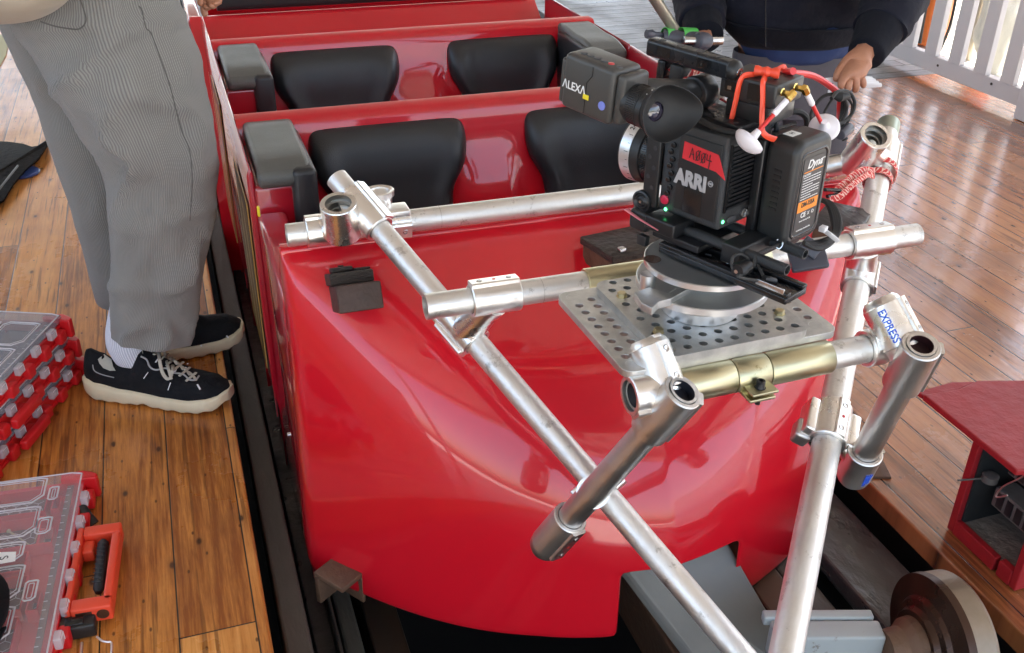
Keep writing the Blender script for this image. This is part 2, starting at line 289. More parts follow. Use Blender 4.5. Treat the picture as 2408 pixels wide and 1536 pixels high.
# ---------------------------------------------------------------- objects
COL = SC.collection
def tag(o, label=None, cat=None, group=None, kind=None):
    if label: o['label'] = label
    if cat: o['category'] = cat
    if group: o['group'] = group
    if kind: o['kind'] = kind
    return o
def thing(name, loc, label, cat, group=None):
    o = bpy.data.objects.new(name, None); COL.objects.link(o); o.location = loc; o.empty_display_size = .05
    return tag(o, label, cat, group)
def rootloc(p):
    v = Vector((0, 0, 0))
    while p is not None: v += p.location; p = p.parent
    return v
class MB:
    def __init__(s): s.v = []; s.f = []; s.uv = {}
    def add(s, vs, fs, uvs=None):
        k = len(s.v); s.v += [Vector(v) for v in vs]
        for i, f in enumerate(fs):
            if uvs: s.uv[len(s.f)] = uvs[i]
            s.f.append([k + j for j in f])
        return s
    def box(s, lo, hi, fr=W, ch=0):
        """chamfered box in frame fr"""
        (x0, y0, z0), (x1, y1, z1) = lo, hi; x0, x1 = sorted((x0, x1)); y0, y1 = sorted((y0, y1)); z0, z1 = sorted((z0, z1))
        if ch <= 0:
            vs = [fr(x, y, z) for z in (z0, z1) for y in (y0, y1) for x in (x0, x1)]
            return s.add(vs, [(0, 2, 3, 1), (4, 5, 7, 6), (0, 1, 5, 4), (2, 6, 7, 3), (0, 4, 6, 2), (1, 3, 7, 5)])
        ch = min(ch, (x1 - x0) * .49, (y1 - y0) * .49, (z1 - z0) * .49)
        bm = bmesh.new(); bmesh.ops.create_cube(bm, size=1)
        for v in bm.verts: v.co = Vector(((x0 + x1) / 2 + v.co.x * (x1 - x0), (y0 + y1) / 2 + v.co.y * (y1 - y0), (z0 + z1) / 2 + v.co.z * (z1 - z0)))
        bmesh.ops.bevel(bm, geom=list(bm.edges), offset=ch, segments=3, profile=.5, affect='EDGES')
        bm.verts.index_update(); s.add([fr(*v.co) for v in bm.verts], [[v.index for v in f.verts] for f in bm.faces]); bm.free(); return s
    def ring(s, c, ax, r, n=28, up=None):
        ax = ax.normalized(); up = up or (Vector((0, 0, 1)) if abs(ax.z) < .9 else Vector((1, 0, 0)))
        a = ax.cross(up).normalized(); b = a.cross(ax)
        return [c + a * (r * math.cos(2 * math.pi * i / n)) + b * (r * math.sin(2 * math.pi * i / n)) for i in range(n)]
    def loft(s, rings, closed=True, cap=True, uvs=(1, 1)):
        n = len(rings[0]); k = len(s.v); L = 0; Ls = [0]
        for i in range(1, len(rings)): L += (sum((rings[i][j] - rings[i - 1][j]).length for j in range(0, n, max(1, n // 4)))) / max(1, len(range(0, n, max(1, n // 4)))); Ls.append(L)
        for r in rings: s.v += [Vector(p) for p in r]
        m = n if closed else n - 1
        for i in range(len(rings) - 1):
            for j in range(m):
                j2 = (j + 1) % n
                s.uv[len(s.f)] = [(j / m * uvs[0], Ls[i] * uvs[1]), ((j + 1) / m * uvs[0], Ls[i] * uvs[1]), ((j + 1) / m * uvs[0], Ls[i + 1] * uvs[1]), (j / m * uvs[0], Ls[i + 1] * uvs[1])]
                s.f.append([k + i * n + j, k + i * n + j2, k + (i + 1) * n + j2, k + (i + 1) * n + j])
        if cap and closed:
            s.f.append([k + j for j in range(n)][::-1]); s.f.append([k + (len(rings) - 1) * n + j for j in range(n)])
        return s
    def rev(s, p, ax, prof, n=32, cap=True):
        """prof: list of (distance along the axis, radius)"""
        p = Vector(p); ax = Vector(ax).normalized()
        return s.loft([s.ring(p + ax * t, ax, max(r, 1e-5), n) for t, r in prof], cap=cap)
    def cyl(s, a, b, r, r2=None, n=28, ch=0):
        a = Vector(a); b = Vector(b); L = (b - a).length; r2 = r if r2 is None else r2
        pr = [(0, r), (L, r2)] if not ch else [(0, r - ch), (ch * .35, r - ch * .3), (ch, r), (L - ch, r2), (L - ch * .35, r2 - ch * .3), (L, r2 - ch)]
        return s.rev(a, b - a, pr, n)
    def pipe(s, a, b, r, t=.003, n=32):
        a = Vector(a); b = Vector(b); L = (b - a).length
        return s.rev(a, b - a, [(.02, r - t), (0, r - t), (0, r), (L, r), (L, r - t), (L - .02, r - t), (L - .06, r - t), (.06, r - t), (.02, r - t)], n, cap=False)
    def path(s, pts, r, n=10, cap=True, flat=None):
        pts = [Vector(p) for p in pts]; rings = []; prev = None
        for i, p in enumerate(pts):
            t = (pts[min(i + 1, len(pts) - 1)] - pts[max(i - 1, 0)]).normalized()
            if prev is None: a = t.cross(Vector((0, 0, 1)) if abs(t.z) < .9 else Vector((1, 0, 0))).normalized()
            else: a = (prev - t * prev.dot(t)).normalized()
            prev = a; b = t.cross(a); rr = r[i] if isinstance(r, (list, tuple)) else r; fl = flat or 1
            rings.append([p + a * (rr * math.cos(2 * math.pi * j / n)) + b * (rr * fl * math.sin(2 * math.pi * j / n)) for j in range(n)])
        return s.loft(rings, cap=cap)
    def prism(s, poly, h, fr=W, ax=2, c0=0.):
        """poly: points in the plane of the two other axes; extruded from c0 to c0+h along axis ax"""
        o = [i for i in range(3) if i != ax]; n = len(poly); vs = []
        for c in (c0, c0 + h):
            for q in poly:
                t = [0, 0, 0]; t[o[0]], t[o[1]] = q; t[ax] = c; vs.append(fr(*t))
        return s.add(vs, [list(range(n))[::-1], [n + i for i in range(n)]] + [[i, (i + 1) % n, n + (i + 1) % n, n + i] for i in range(n)])
    def build(s, name, material, parent=None, smooth=True, bevel=0, sub=0, solid=0, seg=2, ang=35, wn=True):
        org = rootloc(parent); me = bpy.data.meshes.new(name); me.from_pydata([v - org for v in s.v], [], s.f); me.validate()
        if s.uv and len(me.polygons) == len(s.f):
            ul = me.uv_layers.new(name='UVMap')
            for i, uv in s.uv.items():
                for k, l in enumerate(me.polygons[i].loop_indices): ul.data[l].uv = uv[k]
        bm = bmesh.new(); bm.from_mesh(me); bmesh.ops.recalc_face_normals(bm, faces=bm.faces); bm.to_mesh(me); bm.free()
        mm = material if isinstance(material, (list, tuple)) else [material]
        for x in mm: me.materials.append(MT[x])
        o = bpy.data.objects.new(name, me); COL.objects.link(o)
        if parent is not None: o.parent = parent
        if solid:
            k = o.modifiers.new('s', 'SOLIDIFY'); k.thickness = solid; k.offset = -1
        if bevel:
            k = o.modifiers.new('b', 'BEVEL'); k.width = bevel; k.segments = seg; k.limit_method = 'ANGLE'; k.angle_limit = math.radians(40)
        if sub:
            k = o.modifiers.new('u', 'SUBSURF'); k.levels = sub; k.render_levels = sub
        if smooth:
            for p in me.polygons: p.use_smooth = True
            if not sub: me.set_sharp_from_angle(angle=math.radians(ang))
        return o
def rrect(x0, y0, x1, y1, r, n=6):
    out = []
    for cx, cy, a0 in ((x1 - r, y1 - r, 0), (x0 + r, y1 - r, 90), (x0 + r, y0 + r, 180), (x1 - r, y0 + r, 270)):
        for i in range(n + 1):
            a = math.radians(a0 + 90 * i / n); out.append((cx + r * math.cos(a), cy + r * math.sin(a)))
    return out
def arc(pts, n=8):
    """Catmull-Rom through points"""
    P = [Vector(p) for p in pts]; out = []
    for i in range(len(P) - 1):
        a, b, c, d = P[max(i - 1, 0)], P[i], P[i + 1], P[min(i + 2, len(P) - 1)]
        for k in range(n):
            t = k / n; out.append(.5 * ((2 * b) + (c - a) * t + (2 * a - 5 * b + 4 * c - d) * t * t + (3 * b - a - 3 * c + d) * t ** 3))
    out.append(P[-1]); return out
def text(name, s, material, parent, o, ex, ey, size, depth=.0006, shear=0, bold=0, mats=None, align='CENTER', sx=1):
    """flat lettering as a thin mesh lying on the plane spanned by ex, ey"""
    cu = bpy.data.curves.new(name, 'FONT'); cu.body = s; cu.size = size; cu.extrude = depth; cu.align_x = align; cu.align_y = 'CENTER'; cu.shear = shear; cu.offset = bold
    t = bpy.data.objects.new(name, cu); COL.objects.link(t); dg = bpy.context.evaluated_depsgraph_get()
    me = bpy.data.meshes.new_from_object(t.evaluated_get(dg)); bpy.data.objects.remove(t)
    ex = Vector(ex).normalized(); ey = Vector(ey); ey = (ey - ex * ey.dot(ex)).normalized(); ez = ex.cross(ey); org = rootloc(parent)
    for v in me.vertices: v.co = Vector(o) + ex * (v.co.x * sx) + ey * v.co.y + ez * v.co.z - org
    me.materials.clear(); me.materials.append(MT[material])
    ob = bpy.data.objects.new(name, me); COL.objects.link(ob)
    if parent is not None: ob.parent = parent
    return ob
def strokes(name, segs, material, parent, o, ex, ey, w, h, r):
    """hand lettering: polylines in a unit box drawn as thin tubes"""
    mb = MB(); ex = Vector(ex); ey = Vector(ey)
    for sg in segs: mb.path([Vector(o) + ex * (x * w) + ey * (y * h) for x, y in sg], r, 6)
    return mb.build(name, material, parent)
# ================================================================ the setting
def st(o): o['kind'] = 'structure'; return o
DL, DR = .022, 1.338            # the two platform edges
def grid_slab(x0, x1, y0, y1, zt, zb):
    m = MB(); m.box((x0, y0, zb), (x1, y1, zt)); return m
st(grid_slab(-60, 80, -60, 90, -1.6, -1.9).build('ground', 'ground_pale', smooth=False))
st(grid_slab(-3.2, DL, -2.5, 16, 0, -.10).build('left_platform_floor', 'deck_warm', smooth=False, bevel=.006))
st(grid_slab(DR, 3.72, -2.5, 4.12, 0, -.05).build('right_platform_floor', 'deck_brown', smooth=False, bevel=.004))
g = MB(); g.box((2.24, 4.124, -.05), (3.75, 14, 0)); g.box((3.75, 3.9, -.05), (3.95, 5.2, .0))
st(g.build('far_platform_floor', 'deck_grey', smooth=False, bevel=.004))
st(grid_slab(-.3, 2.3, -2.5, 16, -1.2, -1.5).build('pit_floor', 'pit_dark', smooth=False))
m = MB(); m.box((2.2, 4.14, -.35), (2.238, 14, -.03)); st(m.build('platform_fascia', 'beam_brown', smooth=False))
# dark walls under the platforms
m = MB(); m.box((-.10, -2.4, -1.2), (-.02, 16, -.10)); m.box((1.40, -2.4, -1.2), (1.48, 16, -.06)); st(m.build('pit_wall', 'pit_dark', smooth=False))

def long_thing(name, boxes, material, label, cat, bevel=.006, group=None):
    m = MB()
    for (x0, x1, z0, z1) in boxes: m.box((x0, -1.5, z0), (x1, 15, z1))
    o = m.build(name, material, None, smooth=False, bevel=bevel); return tag(o, label, cat, group)
# left side, from the platform inwards
long_thing('timber_beam', [(.045, .095, -.30, -.075)], 'ledge_green', 'weathered grey green timber ledge just below the left platform edge', 'beam')
long_thing('steel_channel', [(.108, .150, -.36, -.22), (.150, .158, -.36, -.17)], 'grease', 'black greasy steel channel in the gutter left of the red car', 'channel')
long_thing('timber_beam', [(.175, .215, -.5, -.30)], 'ledge_green', 'narrow stained timber low in the pit left of the dark rail', 'beam')
long_thing('track_rail', [(.25, .33, -.60, -.42), (.23, .35, -.64, -.60)], 'rust_rail', 'brown rusty running rail in the dark pit under the left of the red car', 'rail')
# right side
long_thing('steel_walkway_plate', [(1.165, 1.312, -.12, -.075)], 'beam_grey', 'dark grey rippled greasy plank between the right platform edge and the rail', 'plank')
long_thing('timber_beam', [(1.07, 1.125, -.22, -.105)], 'beam_brown', 'narrow brown timber left of the black slot beside the dark plank', 'beam')
long_thing('track_rail', [(.985, 1.066, -.17, -.10), (1.01, 1.04, -.3, -.17)], 'rust_rail', 'rust streaked running rail beneath the steel flanged wheel', 'rail')
long_thing('pit_girder', [(.90, .93, -.55, -.40)], 'rusty', 'rusty girder edge glimpsed deep in the pit below the grey axle', 'girder')

# station roof over the platforms, open at the sides, with closed boards
ro = thing('station_roof', (1, 3, 3.2), 'white boarded station canopy above the ride platforms', 'roof')
m = MB()
for i in range(10):
    x = -3.6 + i * .98
    m.box((x, -3.5, 3.25 + .002 * (i % 2)), (x + .985, 15, 3.33 + .002 * (i % 2)))
m.build('roof_board', 'roof_paint', ro, smooth=False)
m = MB()
for y in range(-3, 15, 3): m.box((-3.6, y, 3.07), (6.1, y + .14, 3.24))
m.build('rafter', 'roof_paint', ro, smooth=False)
m = MB()
for y in (-3, 6, 12):
    for x in (-3.1, 5.9): m.box((x, y, -1.5), (x + .14, y + .14, 3.07))
m.build('post', 'white_paint', ro, smooth=False)
# back wall far behind the train and a boarded wall to the left of the left platform
m = MB(); m.box((-3.6, -2.5, -1.5), (-3.45, 15, 1.3)); tag(m.build('side_wall', 'roof_paint', None, smooth=False), 'pale boarded low wall left of the left platform', 'wall')

# white picket fence at the right: rail line measured on the photograph, leaning with the platform
FX = 3.60
fa = at(2394, 262, 0); fence = thing('picket_fence', (FX, 3.3, 0), 'white painted wooden picket fence above the glossy right platform', 'fence')
fr = Fr((FX, 3.30, 0), 90)            # a along +Y, b towards -X, c up
def fl(u, v): return fr.loc(u, v, 1, 0.)
r0, r1 = fl(2394, 243), fl(2081, 133); t0, t1 = fl(2408, 203), fl(2103, 104)
zb, zt = .5 * (r0.z + r1.z), .5 * (t0.z + t1.z)
m = MB(); m.box((-1.4, -.045, zb), (6, .0, zt), fr); m.build('bottom_rail', 'picket_paint', fence, smooth=False, bevel=.004)
m = MB(); m.box((-1.4, -.045, zb + .98), (6, .0, zb + 1.08), fr); m.build('top_rail', 'picket_paint', fence, smooth=False, bevel=.004)
edges = [(2145, 10), (2209, 10), (2269, 10), (2334, 10), (2402, 10)]
a_ = [fl(u, v).x for u, v in edges]
sp = (a_[0] - a_[-1]) / 4.; pw = sp * .46
for k in range(-1, 20):
    a0 = a_[-1] + k * sp
    m = MB(); m.box((a0 - pw, -.020, zt + .001), (a0, .012, zb + .978), fr); m.build('picket', 'picket_paint', fence, smooth=False, bevel=.003)
# square end post with its foot
pf = fl(2392, 290)
m = MB(); m.box((pf.x - .30, -.06, 0.002), (pf.x, .035, zb + 1.2), fr); m.build('post', 'picket_paint', fence, smooth=False, bevel=.004)
for q in (.44, .02):
    p = fl(2200 + q * 300, 152 + q * 103); m = MB(); m.cyl(fr(p.x, .001, p.z), fr(p.x, .004, p.z), .006); m.build('bolt', 'block_brown', fence)
# beyond the fence: pale terrace, white wall, orange bin, dark pack, sacks
st(grid_slab(3.97, 24, -12, 3.0, -.25, -.45).build('terrace', 'white_bright', smooth=False))
st(grid_slab(3.97, 24, 3.0, 30, -.25, -.45).build('terrace_far', 'ground_pale', smooth=False))
m = MB(); m.box((7.6, -12, -.25), (7.8, 22, 2.2)); 
for y in range(-12, 22, 1): m.box((7.56, y, -.25), (7.6, y + .03, 2.2))
tag(m.build('boundary_wall', 'white_bright', None, smooth=False), 'bright white boarded wall beyond the picket fence', 'wall')
o = thing('orange_bin', (4.7, 4.6, -.25), 'orange plastic barrow bin behind the pickets beside the person in navy', 'bin')
q_ = atx(2163, 90, 4.75); fb = Fr((4.75, q_.y, -.25), 20); m = MB(); m.box((-.12, -.13, .02), (.14, .13, .75), fb, .03); m.build('body', 'orange_plastic', o)
m = MB(); m.box((-.13, -.14, .75), (.15, .14, .80), fb, .015); m.build('lid', 'orange_plastic', o)
m = MB(); m.path(arc([fb(-.13, -.1, .8), fb(-.17, -.12, .6), fb(-.15, -.08, .3), fb(-.17, -.1, .05)]), .012); m.build('hose', 'black', o)
o = thing('shoulder_pack', (4.9, 4.0, -.25), 'dark pack with a trailing strap hung behind the second gap of the pickets', 'bag')
q_ = atx(2232, 60, 4.8); fb = Fr((4.8, q_.y, -.25), 10); m = MB(); m.box((-.1, -.09, .35), (.1, .09, .62), fb, .03); m.build('body', 'dark_grey', o)
m = MB(); m.path(arc([fb(-.1, -.08, .4), fb(-.12, -.1, .2), fb(-.1, -.05, 0.01)]), .009); m.build('strap', 'black', o)
o = thing('flag_pole', (4.9, 3.6, -.25), 'beige post with a thin red pennant edge seen through the pickets', 'post')
q_ = atx(2296, 60, 4.8); fb = Fr((4.8, q_.y, -.25), 0); m = MB(); m.cyl(fb(0, 0, 0), fb(0, 0, 1.9), .028); m.build('pole', 'pole_beige', o)
m = MB(); m.box((.0, -.05, .6), (.012, -.028, 1.8), fb); m.build('pennant', 'cable_red', o)
o = thing('piled_sack', (4.8, 3.2, -.25), 'grey crumpled sack with an orange tag beyond the fence', 'sack')
q_ = atx(2347, 90, 4.7); fb = Fr((4.7, q_.y, -.25), 0); m = MB()
bm = bmesh.new(); bmesh.ops.create_icosphere(bm, subdivisions=4, radius=1)
for v in bm.verts:
    k = 1 + .25 * mnoise.noise(v.co * 2.3); v.co = fb(v.co.x * .13 * k, v.co.y * .13 * k, .30 + v.co.z * .30 * k)
bm.verts.index_update(); m.add([v.co for v in bm.verts], [[v.index for v in f.verts] for f in bm.faces]); bm.free(); m.build('cloth', 'mesh_white', o)
m = MB(); m.box((-.12, -.08, .52), (-.02, .06, .68), fb, .02); m.build('tag_patch', 'orange_red', o)
# flat yellow-green paint patch on the left boards, far left
m = MB(); a, b, c, d = at(-30, 60, .004), at(22, 95, .004), at(14, 130, .004), at(-30, 210, .004); m.add([a, b, c, d], [(0, 1, 2, 3)])
st(m.build('floor_paint_patch', 'paint_patch', smooth=False))
# ================================================================ the train
CX = .765
def sgn(x): return (x > 0) - (x < 0)
def bez(p, t): a = 1 - t; return sum((c * k for c, k in zip((a ** 3, 3 * a * a * t, 3 * a * t * t, t ** 3), p)))
def hood(parent, name='hood', HW=.640, YR=1.712, ztop=.60):
    """nose of the car: the plan at the sill is a shallow arc; a shoulder line sweeps from the rear corners down to the notch"""
    us = [-1 + .05 * k for k in range(1, 40)] + [-.985, -.97, .97, .985, -.02, .02]
    nl, nr = (.664 - CX) / HW, (.926 - CX) / HW
    us = sorted({round(u, 5) for u in us if abs(u - nl) > .02 and abs(u - nr) > .02} | {nl, nr})
    def prof(u):
        a = abs(u); yb = 1.232 + .062 * min(a, .40) + .36 * a ** 2.35
        zs = .262 + .305 * min(1, a) ** 1.55; ys = yb + .016 + .016 * a
        P0 = (YR - .004, ztop); S = (ys, zs); B = (yb, -.10); out = []
        S1 = (S[0] + .66 * (P0[0] - S[0]), S[1] + .66 * (P0[1] - S[1]) - .004 * (1 - a)); zc = .066
        S2 = (S[0] + .5 * (B[0] - S[0]), S[1] + .30 * (B[1] - S[1])); S2 = (yb + (S[0] - yb) * .35, max(zc + .004, S[1] - .52 * (S[1] + .10)))
        for k in range(12):
            t = k / 12; out.append((P0[0] + (S1[0] - P0[0]) * t, P0[1] + (S1[1] - P0[1]) * t + .007 * (1 - a) * math.sin(math.pi * t)))
        for k in range(18):
            t = k / 18; q = 1 - t; out.append((q * q * S1[0] + 2 * q * t * S[0] + t * t * S2[0], q * q * S1[1] + 2 * q * t * S[1] + t * t * S2[1]))
        zc2 = .065 if abs(u) < .27 else max(-.05, S2[1] * .5)
        for k in range(5):
            t = k / 5; z = S2[1] + (zc2 - S2[1]) * t; out.append((yb + (S2[0] - yb) * (max(0, z + .1) / (S2[1] + .1)) ** 1.4, z))
        for k in range(9):
            t = k / 8; z = zc2 + (-.10 - zc2) * t; out.append((yb + (S2[0] - yb) * (max(0, z + .1) / (S2[1] + .1)) ** 1.4, z))
        return out
    X = lambda u, z: CX + HW * u * (1 - .026 * (z + .1) / .7)
    cols = []
    e0 = prof(-1)
    for side in (-1,):
        cols.append([(X(-1, z), YR + .012, z) for y, z in e0]); cols.append([(X(-1, z), min(YR + .010, y + .060), z) for y, z in e0]); cols.append([(X(-1, z), min(YR + .008, y + .022), z) for y, z in e0]); cols.append([(X(-.9965, z), min(YR + .004, y + .007), z) for y, z in e0])
    k0 = len(cols)
    for u in us: cols.append([(X(u, z), y, z) for y, z in prof(u)])
    cols.append([(X(.9965, z), min(YR + .004, y + .007), z) for y, z in e0]); cols.append([(X(1, z), min(YR + .008, y + .022), z) for y, z in e0]); cols.append([(X(1, z), min(YR + .010, y + .060), z) for y, z in e0]); cols.append([(X(1, z), YR + .012, z) for y, z in e0])
    n = len(cols[0]); V = [p for c in cols for p in c]; F = []
    inl = k0 + us.index(nl); inr = k0 + us.index(nr)
    for i in range(len(cols) - 1):
        for j in range(n - 1):
            if inl <= i < inr and j >= 35: continue
            F.append((i * n + j, i * n + j + 1, (i + 1) * n + j + 1, (i + 1) * n + j))
    m = MB(); m.add(V, F); o = m.build(name, 'red_paint', parent, solid=.006, ang=50, sub=1)
    m = MB(); m.prism(rrect(YR - .012, ztop - .05, YR + .020, ztop + .004, .008, 4), 2 * HW * .974 - .004, W, 0, CX - HW * .974 + .002); m.build(name + '_lip', 'red_paint', parent, ang=50)
    return o
def seat_pad(parent, x0, x1, yt, zt, drop=.34, lean=.10):
    """black moulded cushion with flared shoulders: outline by height, belly towards the rider"""
    m = MB(); xc = (x0 + x1) / 2; w = (x1 - x0) / 2; rings = []
    prof = [(0, .84, .010), (.010, .91, .032), (.03, .955, .046), (.07, .985, .055), (.14, 1.0, .060), (.22, 1.0, .060), (.30, .98, .058), (.37, .93, .054), (.43, .86, .050), (.50, .79, .047), (.58, .755, .045), (1, .745, .045)]
    for s, ww, th in prof:
        z = zt - s * drop; y = yt - lean * s; ring = []
        N = 40
        for k in range(N):
            q = k / (N - 1) * 2 - 1
            # front face: hollow in the middle, thick bolsters at both sides
            bol = .022 * math.exp(-((abs(q) - .82) / .17) ** 2) * min(1, s * 6)
            edge = (1 - abs(q) ** 7) ** .5
            ring.append(Vector((xc + q * w * ww, y - (th * .72 * edge + bol * .8 * edge), z)))
        for k in range(N - 1, -1, -8): q = k / (N - 1) * 2 - 1; ring.append(Vector((xc + q * w * ww, y + .02, z)))
        rings.append(ring)
    m.loft(rings); return m.build('seat_pad', 'vinyl', parent, ang=60, sub=1)
def arm_unit(parent, side, dy, zt=.60, y0=2.45, y1=2.14):
    """arm box at one side: red box, pillar, black capping that folds over the inner face"""
    X = (lambda x: CX + side * x)
    # red box
    m = MB(); m.box((X(.630), y1 + .004 + dy, -.25), (X(.50), y0 + dy, zt - .045), W, .012); m.build('arm_box', 'red_gloss', parent)
    # top pad with sloping front lip (profile in y,z extruded over x)
    pr = [(y0, zt - .04), (y0, zt + .002), (y0 - .012, zt + .008), (y0 - .06, zt + .009), (y0 - .15, zt + .004), (y1 + .09, zt + .006), (y1 + .045, zt + .002), (y1 - .012, zt - .012), (y1 - .016, zt - .040), (y1 - .004, zt - .048), (y1 + .05, zt - .046)]
    a, b = sorted((X(.618), X(.498)))
    m = MB(); m.prism([(p[0] + dy, p[1]) for p in pr], b - a, W, 0, a); m.build('arm_pad', 'vinyl_lit', parent, bevel=.012, seg=3, ang=50)
    # inner skirt of the pad
    a, b = sorted((X(.545), X(.488)))
    m = MB(); m.box((a, y1 - .018 + dy, .25), (b, y0 - .03 + dy, zt - .008), W, .014); m.build('arm_skirt', 'vinyl', parent)
def side_panel(parent, side, dy, rear=2.45, front=2.145, ztop=.612):
    s = side; X = lambda x: CX + s * x
    # outer wall with lower tuck-under
    m = MB(); pts = [(.632, ztop - .012), (.640, ztop - .03), (.642, .2), (.640, .02), (.628, -.06), (.605, -.16), (.59, -.28)]
    inner = [(.60, -.28), (.612, -.06), (.626, .05), (.625, ztop - .03)]
    poly = [(X(a), z) for a, z in pts] + [(X(a), z) for a, z in inner]
    m.prism([(p[0], p[1]) for p in poly], rear - front + .455, W, 1, front + dy); m.build('side_panel', 'red_gloss', parent, bevel=.004, ang=40)
    a, b = sorted((X(.6435), X(.6465)))
    if s < 0:
        m = MB(); m.box((a, front + .04 + dy, .06), (b, rear + .05 + dy, ztop - .11)); ins = m.build('panel_insert', 'ochre', parent, smooth=False)
        m = MB(); c = a - .0004
        for k in range(3):
            y = front + .06 + k * .13 + dy; z0 = .10; m.add([(c, y, z0), (c, y + .012, z0), (c, y + .15, ztop - .13), (c, y + .138, ztop - .13)], [(0, 1, 2, 3)])
        m.build('pinstripe', 'pale_line', ins, smooth=False)
        m = MB(); c = a - .0007; m.add([(c, front + .042 + dy, .07), (c, front + .075 + dy, .10), (c, front + .075 + dy, ztop - .15), (c, front + .042 + dy, ztop - .115), (c, rear + .04 + dy, ztop - .115), (c, rear + .04 + dy, ztop - .15)], [(0, 1, 2, 3), (3, 2, 5, 4)]); m.build('painted_border', 'brown_line', ins, smooth=False)
def seat_shell(parent, dy, yt=2.45, zt=.612, w=.632):
    """red moulded backrest wall with a raised divider between the two seats"""
    m = MB(); U = [(-1 + 2 * k / 60) for k in range(61)]; V = []; S = [0, .012, .03, .06, .1, .16, .24, .34, .46, .6, .8, 1.0]
    for s in S:
        z = zt - s * .75; fl = .012 * (1 - (1 - min(1, s / .03)) ** 2) ** .5 if s < .03 else .012
        for u in U:
            d = .030 * max(0, min(1, (s - .16) / .14)) * (1 / (1 + math.exp((abs(u) - .125) / .012)))
            wing = .02 * max(0, min(1, (s - .2) / .1)) * (1 / (1 + math.exp((.90 - abs(u)) / .012)))
            V.append((CX + u * w, yt + dy - fl - .16 * s - d - wing, z))
    n = len(U); F = [(i * n + j, i * n + j + 1, (i + 1) * n + j + 1, (i + 1) * n + j) for i in range(len(S) - 1) for j in range(n - 1)]
    # rear side
    k = len(V); V += [(CX + u * w, yt + dy + .045, zt) for u in U] + [(CX + u * w, yt + dy + .06, -.2) for u in U]
    F += [(j, k + j, k + j + 1, j + 1) for j in range(n - 1)] + [(k + j, k + n + j, k + n + j + 1, k + j + 1) for j in range(n - 1)]
    m.add(V, F); return m.build('seat_shell', 'red_paint', parent, ang=60)
def tub_floor(parent, y0, y1):
    m = MB(); m.box((CX - .6, y0, -.12), (CX + .6, y1, -.06)); m.build('footwell', 'dark_grey', parent, smooth=False)

car = thing('coaster_car', (CX, 1.9, -.3), 'front red fibreglass coaster car with two seat rows and the rig clamped on its nose', 'coaster car', 'cars of the red coaster train')
hood(car)
PITCH = .765
for r in range(2):
    dy = PITCH * r
    seat_shell(car, dy)
    seat_pad(car, .290, .712, 2.455 + dy - .01, .578); seat_pad(car, .862, 1.262, 2.455 + dy - .01, .578)
    for s in (-1, 1): arm_unit(car, s, dy); side_panel(car, s, dy)
tub_floor(car, 1.9, 3.2)
# red cheek between hood and first pillar, with its small steel plates
m = MB(); m.box((.136, 1.70, -.22), (.20, 2.13, .50), W, .012); m.build('cheek', 'red_gloss', car)
m = MB(); m.box((CX + .56, 1.70, -.22), (CX + .629, 2.13, .50), W, .012); m.build('cheek', 'red_gloss', car)
# lower front valance behind the nose (closes the car's underside)
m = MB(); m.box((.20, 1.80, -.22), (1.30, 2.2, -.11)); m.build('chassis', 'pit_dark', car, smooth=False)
# hinge plate low on the left of the hood
p = atx(690, 1010, .146); m = MB(); m.box((.138, p.y - .02, p.z - .085), (.1505, p.y + .02, p.z + .0)); h = m.build('hinge_plate', 'steel', car, smooth=False, bevel=.002)
m = MB(); m.cyl((.137, p.y, p.z - .012), (.131, p.y, p.z - .012), .005); m.build('rivet', 'alu_bright', h)
# little yellow catches on the pillars
for (u, v, x) in ((606, 497, .124), (519, 263, .124)):
    p = atx(u, v, x); m = MB(); m.box((x - .001, p.y - .006, p.z - .010), (x + .004, p.y + .004, p.z + .010), W, .001); m.build('catch', 'yellow', car)

# draw plate and axle out of the notch
dp = MB(); A = at(1452, 1338, .125); B = at(1742, 1272, .125); 
q = [aty(1478, 1348, 1.27), aty(1728, 1277, 1.27)]
zf = -.19
pl = [Vector((.672, 1.325, .062)), Vector((.908, 1.325, .062)), at(1905, 1600, zf), at(1610, 1640, zf)]
pl[2] = at(1901, 1600, -.2); pl[3] = at(1669, 1600, -.2)
up = Vector((0, 0, 1)); vs = pl + [p - Vector((0, 0, .035)) for p in pl]
dp.add(vs, [(0, 1, 2, 3), (7, 6, 5, 4), (0, 4, 5, 1), (1, 5, 6, 2), (2, 6, 7, 3), (3, 7, 4, 0)]); dp.build('draw_plate', 'steel_grey', car, smooth=False, bevel=.008)
axz = .02
a1, a0 = at(2082, 1456, axz), at(1880, 1457, axz); dd = a0 - a1
fx = Fr((a1.x, a1.y, axz), math.degrees(math.atan2(dd.y, dd.x)))
m = MB(); m.box((.012, -.0, -.075), (.215, .045, .0), fx, .006); m.build('axle_beam', 'axle_grey', car)
m = MB(); m.box((-.02, .046, -.095), (.235, .075, -.052), fx, .004); m.build('axle_flange', 'axle_grey', car)
m = MB(); m.box((.02, -.022, -.018), (.225, -.001, .004), fx, .004); m.build('axle_flange', 'axle_grey', car)
wc = at(2150, 1515, -.01)
wa = Vector((1, -.12, 0)).normalized()
m = MB(); m.rev(wc + wa * .030, wa, [(0, .04), (.0, .105), (.006, .118), (.012, .124), (.052, .124), (.060, .118), (.060, .04)], 72, cap=False)
wheel = m.build('wheel_tread', 'wheel_tread', car, ang=30)
m = MB(); m.rev(wc, wa, [(0, .028), (.0, .062), (.010, .068), (.014, .080), (.022, .086), (.026, .102), (.028, .1245), (.043, .1255)], 72, cap=False); m.build('wheel_disc', 'wheel_brown', wheel, ang=30)
